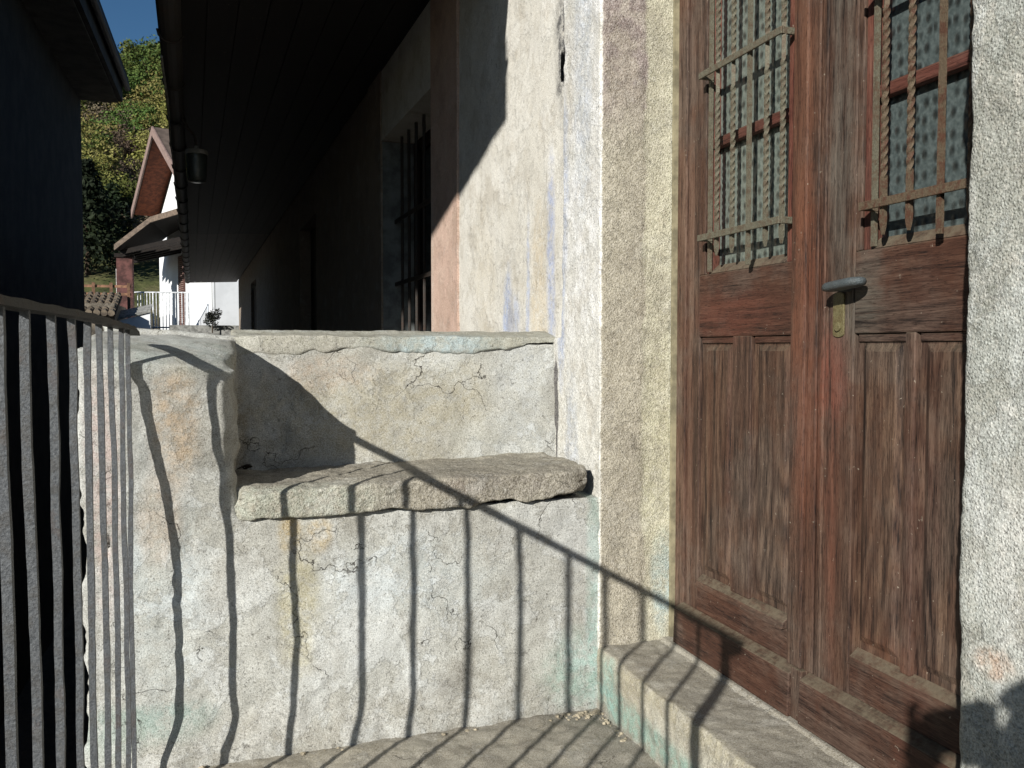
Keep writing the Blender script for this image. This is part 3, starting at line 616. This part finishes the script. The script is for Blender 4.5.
# ------------------------------------------------------------------ ground, hill
def hz(x, y):
    t = np.clip((y-36)/75, 0, 1); h = -2.4+5.0*ss(np.asarray(y, float), 20, 40)+25.5*t**1.05
    return h - .0025*np.maximum(np.asarray(y)-116, 0)**1.6+np.clip((x+9)*.22, -4, 5)*ss(np.asarray(y, float), 60, 115)
gx = np.r_[np.linspace(-600, -60, 12), np.linspace(-55, 55, 45), np.linspace(60, 600, 12)]; gy = np.r_[np.linspace(-600, -10, 14), np.linspace(0, 140, 57), np.linspace(150, 900, 20)]
X, Y = np.meshgrid(gx, gy); P = np.c_[X.ravel(), Y.ravel(), X.ravel()*0]
Z = hz(P[:, 0], P[:, 1])+.7*fbm(P, .15, 3, 80)*ss(P[:, 1], 36, 50)
Z = np.maximum(Z, -2.4-30*ss(P[:, 1], 200, 300)) if False else np.maximum(Z, -2.4)
nx, ny = len(gx), len(gy)
g = MB(); g.v = [tuple(p) for p in np.c_[P[:, 0], P[:, 1], Z]]
g.f = [(j*nx+i, j*nx+i+1, (j+1)*nx+i+1, (j+1)*nx+i) for j in range(ny-1) for i in range(nx-1)]
n_ = NT('hillside_ground'); PP = n_.pos(); yy = n_.sep(PP)[1]
gr = n_.ramp(n_.noise(PP, .35, 7, .7), [(.35, lin((44, 50, 28))), (.5, lin((80, 84, 48))), (.65, lin((106, 100, 70)))])
pv = n_.mix(n_.noise(PP, 3, 5), lin((66, 62, 56)), lin((92, 86, 78)))
n_.out(n_.mix(n_.mr(yy, 34, 38), pv, gr), .95, n_.bump(n_.noise(PP, 2, 6), .8, .2))
tag(g.build('ground', n_.m, smooth=True), kind='structure')

# ------------------------------------------------------------------ foliage
def leaf_mat(name, a, b):
    n = NT(name); r = n.rnd(); P = n.pos(); c = n.mix(n.mr(n.noise(P, .9, 4), .3, .7), lin(a), lin(b)); h = n.N('ShaderNodeHueSaturation'); n.L(c, h.inputs['Color']); n.L(n.mr(r, 0, 1, .47, .53, False), h.inputs['Hue']); n.L(n.mr(r, 0, 1, .75, 1.25, False), h.inputs['Value'])
    return n.out(h.outputs[0], .75, spec=.2)
def crown(kind, n, leaf_s, seed):
    r = np.random.default_rng(seed); v = []; f = []
    nc = 26
    if kind == 'cone': cc = [(0, 0, z) for z in np.linspace(.12, .97, nc)]; cr = [(.42*(1-z)+.04) for z in np.linspace(.12, .97, nc)]
    else:
        cc = []; cr = []
        for k in range(nc):
            d = r.normal(size=3); d /= np.linalg.norm(d); q = r.random()**.5*.36; cc.append((d[0]*q, d[1]*q, .6+d[2]*q*.95)); cr.append(.09+.11*r.random())
    for k in range(n):
        j = r.integers(nc); d = r.normal(size=3); d /= np.linalg.norm(d); q = cr[j]*(.55+.5*r.random())
        sc_ = np.array((1, 1, .35 if kind == 'cone' else .85)); p = np.array(cc[j])+d*q*sc_
        a = r.normal(size=3); a /= np.linalg.norm(a); b_ = np.cross(a, d+r.normal(size=3)*.4); b_ /= np.linalg.norm(b_)+1e-6; s_ = leaf_s*(.6+.8*r.random())
        i = len(v); v += [tuple(p+a*s_), tuple(p+b_*s_*.6), tuple(p-a*s_), tuple(p-b_*s_*.6)]; f.append((i, i+1, i+2, i+3))
    return v, f
def trunk(seed, kind):
    r = np.random.default_rng(seed); m = MB(); m.tube([(0, 0, -.05), (.01, 0, .2), (0, .01, .45), (.01, 0, .9 if kind == 'cone' else .7)], [.028, .022, .016, .005], 7)
    for k in range(7):
        a = r.random()*6.28; z = .28+.05*k; L_ = .12 if kind == 'cone' else .24; m.tube([(0, 0, z), (math.cos(a)*L_*.5, math.sin(a)*L_*.5, z+.08), (math.cos(a)*L_, math.sin(a)*L_, z+.2)], [.010, .006, .002], 5)
    return m
kinds = {'broad': ('bushy_tree', leaf_mat('leaf_mid_green', (54, 72, 32), (92, 104, 50))), 'yellow': ('bushy_tree', leaf_mat('leaf_yellow_green', (104, 106, 50), (138, 130, 80))),
         'cone': ('conifer_tree', leaf_mat('leaf_dark', (20, 30, 18), (36, 48, 26))), 'brown': ('shrub', leaf_mat('twig_brown', (84, 74, 60), (110, 100, 82)))}
barkm = simple('bark', (70, 58, 46), .9, sc=2)
tmpl = {}
for i, (k, (nm, mt)) in enumerate(kinds.items()):
    v, f = crown(k, 5200 if k != 'brown' else 4200, .016 if k != 'cone' else .02, 100+i); me = bpy.data.meshes.new(nm+'_crown'); me.from_pydata(v, [], f); me.materials.append(mt)
    mt_ = trunk(200+i, k).mesh('trunk'); mt_.materials.append(barkm); tmpl[k] = (nm, me, mt_)
def plant(k, x, y, h, label, cat, group=None, wx=1., z=None):
    nm, mc, mt_ = tmpl[k]; root = bpy.data.objects.new(nm, None); COL.objects.link(root); root.location = (x, y, (float(hz(x, y)) if z is None else z)-.1); root.scale = (h*wx, h*wx, h); root.rotation_euler = (0, 0, rng.random()*6.28)
    for nn, me in (('crown', mc), ('trunk', mt_)): o = bpy.data.objects.new(nn, me); COL.objects.link(o); o.parent = root
    return tag(root, label, cat, group)
GL = {'broad': ('mid green leafy tree among others on the sunny hillside', 'tree', 'green trees on the hillside'), 'yellow': ('yellow green leafy tree among others on the sunny hillside', 'tree', 'yellowish trees on the hillside'),
      'cone': ('dark conifer standing among the hillside trees', 'tree', 'dark conifers on the hillside'), 'brown': ('bare brownish shrub among the green hillside growth', 'shrub', 'brown shrubs on the hillside')}
def at(px, y): return -1+y*math.tan(math.atan((px-512)/FOC)+YAW)
for y, ks, h0 in ((46, 'ybny', 4), (54, 'ynyb', 4.5), (62, 'bynyb', 5), (70, 'ynbyy', 5.5), (78, 'bnybyb', 6), (86, 'ybbnyb', 6.5), (94, 'bbcbyb', 7), (102, 'bcbbcb', 7.5), (110, 'bbcbbb', 8)):
    for k in range(len(ks)):
        px = 72+(205-72)*(k+.2+.6*rng.random())/len(ks); kk = {'y': 'yellow', 'b': 'broad', 'n': 'brown', 'c': 'cone'}[ks[k]]; yy_ = y+rng.uniform(-3, 3)
        plant(kk, at(px, yy_), yy_, h0*(.75+.5*rng.random())*(.8 if kk == 'brown' else 1), *GL[kk], wx=1.15 if kk != 'cone' else .8)
plant('cone', at(90, 41), 41, 5.0, 'large dark conifer beside the left house wall at the foot of the hill', 'tree', None, 1.0)
plant('cone', at(116, 44), 44, 3.6, 'low dark conifer behind the brown porch pillar', 'tree', None, 1.3)
plant('broad', at(157, 118), 118, 10.5, 'tall green tree breaking the skyline beside the dark gutter', 'tree', None, 1.0)

# ------------------------------------------------------------------ white house far up the alley
wh = thing('white_house', (-2.5, 31, -2.4), 'white rendered house with steep brown gable roof and brown shutters', 'house')
a2 = Vector((.27, -.963, 0)); n2 = Vector((-.963, -.27, 0)); W0 = Vector((-3.26, 33.778, .12))
def G(s, o, z): v = W0+a2*s+n2*o; return (v.x, v.y, z+v.z)
m_wh = simple('white_render', (236, 238, 240), .9, var=.05, sc=2, bmp=.2)
m_whroof = simple('brown_grey_roof', (112, 98, 88), .8, var=.25, sc=3)
m_brown = simple('red_brown_boards', (120, 66, 44), .75, var=.3, sc=8)
m_dkbr = simple('dark_rafters', (30, 24, 20), .8, var=.3, sc=8)
MB(G).box(0, 7, -5, 0, -2.4, 5.35).add([(0, 0, 5.34), (7, 0, 5.34), (3.5, 0, 7.55), (0, -5, 5.34), (7, -5, 5.34), (3.5, -5, 7.55)], [(0, 1, 2), (3, 5, 4), (0, 2, 5, 3), (1, 4, 5, 2)]).build('wall', m_wh, wh)
for sgn in (-1, 1):
    c = 3.5; e = 3.56; ap_ = 7.88; ft = 5.85-.13
    q = lambda s, o, z: (c+sgn*s, o, z)
    MB(G).hull8([q(0, .85, ap_-.12), q(0, -5.5, ap_-.12), q(e, -5.5, ft-.12), q(e, .85, ft-.12), q(0, .85, ap_), q(0, -5.5, ap_), q(e, -5.5, ft), q(e, .85, ft)]).build('roof', m_whroof, wh)
    MB(G).hull8([q(.08, .8, ap_-.21), q(.08, -.0, ap_-.21), q(e-.05, 0, ft-.15), q(e-.05, .8, ft-.15), q(.08, .8, ap_-.185), q(.08, -.0, ap_-.185), q(e-.05, 0, ft-.125), q(e-.05, .8, ft-.125)]).build('soffit', m_brown, wh)
    MB(G).hull8([q(0, .851, ap_-.27), q(0, .90, ap_-.27), q(e+.03, .90, ft-.27), q(e+.03, .851, ft-.27), q(0, .851, ap_+.02), q(0, .90, ap_+.02), q(e+.03, .90, ft+.02), q(e+.03, .851, ft+.02)]).build('barge_board', simple('barge_paint', (150, 128, 120), .7, var=.15), wh)
wn = MB(G).box(3.35, 3.42, .0, .06, 5.55, 6.75).box(3.95, 4.02, 0, .06, 5.55, 6.75).box(3.35, 4.02, 0, .06, 6.7, 6.76).box(3.35, 4.02, 0, .06, 5.5, 5.56).build('window', simple('grey_window_frame', (140, 138, 136), .6), wh)
MB(G).box(3.42, 3.95, .005, .02, 5.56, 6.7).build('pane', g_win, wn)
# porch lean-to
PA, PB, PC = Vector((-4.17, 29, 4.0)), Vector((-3.14, 28.9, 4.86)), Vector((-2.05, 27.0, 4.95)); bk_ = Vector((.25, 3.6, 0)); up_ = Vector((0, 0, .11))
pr = MB().hull8([PA, PB, PB+bk_, PA+bk_, PA+up_, PB+up_, PB+bk_+up_, PA+bk_+up_]).hull8([PB, PC, PC+bk_, PB+bk_, PB+up_, PC+up_, PC+bk_+up_, PB+bk_+up_]).build('porch_roof', m_dkbr, wh)
for k in range(6):
    t = Vector((0, .35+.6*k, -.001)); tt = bk_.normalized()*.09; dn = Vector((0, 0, -.14))
    q_ = [PA+Vector((.1, 0, .08))+t, PC+Vector((-.05, 0, -.02))+t]; q_[0].z = 4.02; q_[1].z = 4.30
    MB().hull8([q_[0]+dn, q_[1]+dn, q_[1]+dn+tt, q_[0]+dn+tt, q_[0], q_[1], q_[1]+tt, q_[0]+tt]).build('rafter', m_dkbr, wh)
fo_ = Vector((-.03, -.05, -.03))
m_fas = simple('porch_fascia', (128, 112, 98), .7)
for a_, b_ in ((PA, PB), (PB+Vector((.002, 0, 0)), PC)): MB().prism([a_+fo_, b_+fo_, b_+fo_+Vector((0, 0, .17)), a_+fo_+Vector((0, 0, .17))], (.01, .045, 0)).build('porch_fascia', m_fas, wh)
sh = MB(G).box(3.0, 3.75, .005, .05, 1.2, 3.9)
so = sh.build('shutter', simple('louvre_brown', (96, 66, 60), .7), wh)
lv = MB(G)
for k in range(40): z = 1.25+.066*k; lv.box(3.04, 3.71, .052, .07, z, z+.03)
lv.build('louvre', simple('louvre_pale', (150, 124, 116), .7), so)
BR = [Vector((-2.05, 27, 0)), Vector((-3.0, 27.15, 0)), Vector((-3.5, 27.3, 0))]
MB().prism([BR[0]+Vector((0, 0, 1.3)), BR[1]+Vector((0, 0, 1.3)), BR[2]+Vector((0, 0, 1.3)), Vector((-3.7, 31.4, 1.3)), Vector((-2.3, 29.5, 1.3))], (0, 0, .15)).build('balcony_floor', m_wh, wh)
rl = MB(); 
for z in (2.62, 1.62): rl.tube([b_+Vector((0, 0, z)) for b_ in BR], .022, 6)
for a_, b_, nn in ((BR[0], BR[1], 11), (BR[1], BR[2], 6)):
    for k in range(nn): q_ = a_.lerp(b_, k/nn); rl.tube([q_+Vector((0, 0, 1.46)), q_+Vector((0, 0, 2.62))], .014 if k else .026, 5)
rl.build('balcony_railing', simple('white_rail', (232, 235, 238), .5), wh)
MB(G).box(7.001, 7.04, -1.2, -1.15, 1.3, 4.5).build('downpipe', simple('brown_pipe', (120, 92, 80), .6), wh)
# brown porch pillar in front
ch = thing('brown_pillar', (-4.0, 30, -2.4), 'brown rendered chimney pillar with narrow side painted sunlit pale left of the white house', 'pillar')
MB().box(-4.26, -3.80, 30, 30.5, -2.4, 3.86).build('shaft', simple('brown_render', (104, 70, 66), .85, var=.4, sc=4), ch)
MB().box(-4.275, -4.261, 30.0, 30.5, -2.4, 3.5).build('sunlit_edge', simple('sunlit_edge', (220, 216, 210), .8), ch)  # sunlit left side of the shaft, put in as a pale strip
MB().box(-4.31, -3.75, 29.95, 30.55, 3.861, 3.98).build('cap', m_dkbr, ch)
# annex: pale wall right of it, low wall in front
an = thing('pale_annex', (-1.2, 27, -2.4), 'plain pale bluish annex wall with flat top right of the white house', 'building')
MB().box(-1.55, .5, 27.6, 31, -2.4, 3.6).build('wall', simple('shade_blue_render', (214, 222, 232), .9, var=.06, sc=2), an)  # bluish tone puts the weaker light on this wall into its colour
MB().box(-1.56, .52, 27.58, 27.6, 1.2, 1.95).build('plinth', simple('grey_blocks', (150, 156, 160), .9, var=.3, sc=6), an)
# tiled lean-to and rough wall left
tr = thing('tiled_shed', (-4.3, 25, -2.4), 'low shed with old curved brown roof tiles left of the brown pillar', 'shed')
MB().box(-6, -3.8, 25.2, 28, -2.4, 2.2).build('wall', simple('rubble_wall', (124, 116, 104), .95, var=.4, sc=5, bmp=.8, bd=.03), tr)
MB().hull8([(-6, 24.9, 1.85), (-3.75, 24.9, 1.85), (-3.75, 26.6, 2.42), (-6, 26.6, 2.42), (-6, 24.9, 1.9), (-3.75, 24.9, 1.9), (-3.75, 26.6, 2.47), (-6, 26.6, 2.47)]).build('roof_deck', m_dkbr, tr)
tl = MB()
for j in range(7):
    for i in range(13):
        x = -5.95+.175*i; y = 24.85+.25*j; z = 1.93+.085*j+.01*rng.random(); tl.tube([(x+.02*rng.random(), y, z), (x, y+.3, z+.075)], [.085, .07], 8)
tl.build('roof_tiles', simple('old_tiles', (128, 116, 100), .9, col2=(84, 76, 68), sc=9, bmp=.5), tr)
fe = thing('wooden_fence', (-4.4, 26.8, 2.2), 'low weathered wooden rail fence above the tiled shed', 'fence')
for z in (2.5, 2.72): MB().box(-6, -3.55, 26.9, 26.94, z, z+.07).build('rail', simple('fence_wood', (150, 112, 88), .8), fe)
for k in range(6): MB().box(-5.9+.45*k, -5.82+.45*k, 26.85, 26.9, 1.6, 2.85).build('post', simple('fence_post', (120, 90, 70), .8), fe)
lw = thing('low_wall', (-3.4, 26, -2.4), 'pale sloping capped low wall below the brown pillar and balcony', 'wall')
MB().hull8([(-4.0, 26, -2.4), (-3.0, 26, -2.4), (-3.0, 26.3, -2.4), (-4.0, 26.3, -2.4), (-4.0, 26, 1.72), (-3.0, 26, 2.0), (-3.0, 26.3, 2.0), (-4.0, 26.3, 1.72)]).build('wall', m_wh, lw)
MB().hull8([(-4.02, 25.95, 1.725), (-2.98, 25.95, 2.01), (-2.98, 26.6, 2.2), (-4.02, 26.6, 1.95), (-4.02, 25.95, 1.79), (-2.98, 25.95, 2.075), (-2.98, 26.6, 2.265), (-4.02, 26.6, 2.015)]).build('coping', simple('stone_coping', (150, 150, 146), .9), lw)
# dark shrub and rods before the annex
v, f = crown('broad', 900, .04, 400); me = bpy.data.meshes.new('crown'); me.from_pydata(v, [], f); me.materials.append(leaf_mat('leaf_blackgreen', (22, 24, 20), (40, 42, 34)))
rt = thing('garden_shrub', (-1.36, 24, 1.45), 'small dark clump of foliage in front of the pale annex', 'shrub'); rt.scale = (.62, .62, .62); o = bpy.data.objects.new('crown', me); COL.objects.link(o); o.parent = rt
o = bpy.data.objects.new('stem', trunk(5, 'broad').mesh('stem')); o.data.materials.append(barkm); COL.objects.link(o); o.parent = rt
tag(MB().box(-2.4, -.4, 24.2, 24.5, -2.4, 1.62).build('garden_wall', simple('grey_garden_wall', (150, 150, 146), .9, var=.3)), 'low grey garden wall under the dark clump of foliage', 'wall')
pr_ = thing('pole_pair', (-1.33, 24.3, 1.6), 'pair of thin grey poles rising behind the dark clump', 'pole')
for x in (-1.36, -1.29): MB().tube([(x, 24.35, 1.5), (x, 24.35, 2.75)], .010, 6).build('pole', i_rail, pr_)

# ------------------------------------------------------------------ the photographer, standing on the stairs (out of the picture, casts the shadow at lower right)
pe = thing('person', (-1.02, -.33, -.54), 'standing person in dark jacket and trousers raising a compact camera to the face', 'person')
def skin(name, V, Ed, rad, mats, fmat, parent, sub=2, root=0):
    me = bpy.data.meshes.new('tmp'); me.from_pydata(V, Ed, []); o = bpy.data.objects.new('tmp', me); COL.objects.link(o)
    o.modifiers.new('s', 'SKIN'); d = o.data.skin_vertices[0].data if o.data.skin_vertices else None
    if d is None:
        bm = bmesh.new(); bm.from_mesh(me); bm.verts.layers.skin.verify(); bm.to_mesh(me); bm.free(); d = me.skin_vertices[0].data
    for i, r in enumerate(rad): d[i].radius = (r if hasattr(r, '__len__') else (r, r)); d[i].use_root = i == root
    m = o.modifiers.new('b', 'SUBSURF'); m.levels = m.render_levels = sub
    dg = bpy.context.evaluated_depsgraph_get(); dg.update(); m3 = bpy.data.meshes.new_from_object(o.evaluated_get(dg)); bpy.data.objects.remove(o)
    off = wloc(parent)
    for v in m3.vertices: v.co -= off
    m3.materials.clear()
    for mm in mats: m3.materials.append(mm)
    for p in m3.polygons: p.use_smooth = True; p.material_index = fmat(p.center+off)
    o = bpy.data.objects.new(name, m3); COL.objects.link(o); o.parent = parent; return o
c_j = simple('navy_jacket', (44, 50, 62), .9); c_t = simple('grey_trousers', (70, 70, 72), .9); c_s = simple('skin', (206, 160, 134), .6, var=.08); c_b = simple('leather_shoes', (50, 38, 30), .6)
V = [(-1.02, -.34, .40), (-1.02, -.345, .60), (-1.02, -.34, .78), (-1.02, -.33, .88), (-1.02, -.31, .945), (-1.02, -.245, 1.03), (-1.02, -.215, 1.10),   # 0 pelvis .. 6 head
     (-1.20, -.33, .855), (-1.25, -.22, .66), (-1.135, -.10, .90), (-1.085, -.055, .99),      # left arm 7-10
     (-.84, -.33, .855), (-.79, -.22, .66), (-.89, -.10, .90), (-.935, -.055, .985),          # right arm 11-14
     (-1.12, -.34, .32), (-1.14, -.31, -.06), (-1.14, -.36, -.44), (-1.15, -.25, -.51), (-.92, -.34, .32), (-.90, -.31, -.06), (-.90, -.36, -.44), (-.89, -.25, -.51)]
Ed = [(0, 1), (1, 2), (2, 3), (3, 4), (4, 5), (5, 6), (3, 7), (7, 8), (8, 9), (9, 10), (3, 11), (11, 12), (12, 13), (13, 14), (0, 15), (15, 16), (16, 17), (17, 18), (0, 19), (19, 20), (20, 21), (21, 22)]
rad = [(.15, .11), (.135, .10), (.155, .11), (.10, .08), .05, (.075, .092), (.068, .085), .07, .058, .045, .04, .07, .058, .045, .04, .085, .058, .042, .035, .085, .058, .042, .035]
def bm_(c):
    if c.z > .93 and abs(c.x+1.02) < .095 and c.y < -.15: return 2
    if c.y > -.115 and c.z > .88 and abs(c.x+1.01) < .16: return 2
    if c.z > .38: return 0
    if c.z < -.45: return 3
    return 1
skin('body', V, Ed, rad, [c_j, c_t, c_s, c_b], bm_, pe)
def ell(name, c, r, mat, parent, cut=None):
    bm = bmesh.new(); bmesh.ops.create_uvsphere(bm, u_segments=24, v_segments=16, radius=1)
    if cut: bmesh.ops.delete(bm, geom=[v for v in bm.verts if cut(v.co)], context='VERTS')
    off = wloc(parent)
    for v in bm.verts: v.co = Vector((v.co.x*r[0]+c[0]-off.x, v.co.y*r[1]+c[1]-off.y, v.co.z*r[2]+c[2]-off.z))
    me = bpy.data.meshes.new(name); bm.to_mesh(me); bm.free(); me.materials.append(mat); me.polygons.foreach_set('use_smooth', [True]*len(me.polygons))
    o = bpy.data.objects.new(name, me); COL.objects.link(o); o.parent = parent; return o
hair = simple('brown_hair', (52, 40, 32), .8, sc=60)
ell('hair', (-1.02, -.235, 1.085), (.084, .104, .098), hair, pe, lambda v: v.y > .35 and v.z < .45 or v.z < -.45)
ell('nose', (-1.02, -.120, 1.045), (.012, .016, .02), c_s, pe)
for s_ in (-1, 1):
    ell('ear', (-1.02+s_*.08, -.225, 1.05), (.010, .02, .032), c_s, pe)
    ell('eye', (-1.02+s_*.031, -.136, 1.072), (.012, .008, .008), simple('eye_white', (220, 220, 216), .3), pe)
ell('mouth', (-1.02, -.136, 1.006), (.024, .007, .007), simple('lips', (160, 92, 84), .5), pe)
# hands: palm + four fingers + thumb each, closed on the camera
for s_, bx in ((-1, -1.085), (1, -.935)):
    Vh = [(bx, -.055, .985), (bx-s_*-.0+.0, -.05, 1.02)]; Eh = [(0, 1)]; Rh = [.036, (.036, .024)]
    for k in range(4):
        zb = 1.052-.019*k-(.03 if s_ > 0 else 0); b = len(Vh); ln = (.9, 1., .93, .75)[k]
        Vh += [(bx+s_*.004, -.040, zb-.008), (bx-s_*.006, -.012-.004*k*0, zb+.004+(.004 if k else .008)), (bx-s_*.024*ln, -.008, zb+.004+(.0 if k else .016)), (bx-s_*.036*ln, -.012, zb+.002+(.0 if k else .016))]
        Eh += [(1, b), (b, b+1), (b+1, b+2), (b+2, b+3)]; Rh += [.011, .0105, .0095, .008]
    b = len(Vh); Vh += [(bx-s_*.012, -.062, 1.010), (bx-s_*.030, -.066, 1.016), (bx-s_*.042, -.062, 1.022)]; Eh += [(1, b), (b, b+1), (b+1, b+2)]; Rh += [.012, .010, .008]
    skin('hand', Vh, Eh, Rh, [c_s], lambda c: 0, pe)
cam_ = thing('compact_camera', (-1.01, -.035, 1.03), 'small black compact camera held in both hands at face height', 'camera')
MB().box(-1.068, -.948, -.056, -.026, .992, 1.068).build('camera_body', simple('black_plastic', (24, 24, 26), .4, var=.1, bmp=.1), cam_, .004)
MB().tube([(-1.0, -.0262, 1.0325), (-1.0, -.012, 1.0325)], .019, 24).build('camera_lens', simple('lens_barrel', (40, 40, 42), .35, var=.1, bmp=.1), cam_)

# ------------------------------------------------------------------ world, sun, camera
w = bpy.data.worlds.new('World'); SC.world = w; w.use_nodes = True; nt = w.node_tree
sky = nt.nodes.new('ShaderNodeTexSky'); sky.sky_type = 'NISHITA'; sky.sun_disc = False; sky.sun_elevation = R(EL); sky.sun_rotation = R(180+AZ); sky.air_density = 1.0; sky.dust_density = .2; sky.ozone_density = 3; sky.altitude = 600
hs = nt.nodes.new('ShaderNodeHueSaturation'); hs.inputs['Saturation'].default_value = 1.18; nt.links.new(sky.outputs[0], hs.inputs['Color']); nt.links.new(hs.outputs[0], nt.nodes['Background'].inputs[0]); nt.nodes['Background'].inputs[1].default_value = .055
sd = bpy.data.lights.new('sun', 'SUN'); sd.energy = 5.0; sd.angle = R(.53); sd.color = (1, .965, .895)
so_ = bpy.data.objects.new('sun', sd); COL.objects.link(so_)
dv = Vector((math.sin(R(AZ))*math.cos(R(EL)), math.cos(R(AZ))*math.cos(R(EL)), -math.sin(R(EL)))); so_.rotation_euler = dv.to_track_quat('-Z', 'Y').to_euler()
cd = bpy.data.cameras.new('camera'); cd.sensor_width = 36; cd.lens = FOC*36/1024; cd.clip_start = .02; cd.clip_end = 3000
co_ = bpy.data.objects.new('camera', cd); COL.objects.link(co_); co_.location = CAM; co_.rotation_euler = (math.pi/2-PITCH, 0, -YAW); SC.camera = co_
SC.view_settings.view_transform = 'Standard'; SC.view_settings.look = 'None'; SC.view_settings.gamma = 1; SC.view_settings.exposure = .27
try: SC.cycles.use_denoising = True
except Exception: pass
SC.cycles.max_bounces = 6; SC.cycles.diffuse_bounces = 1
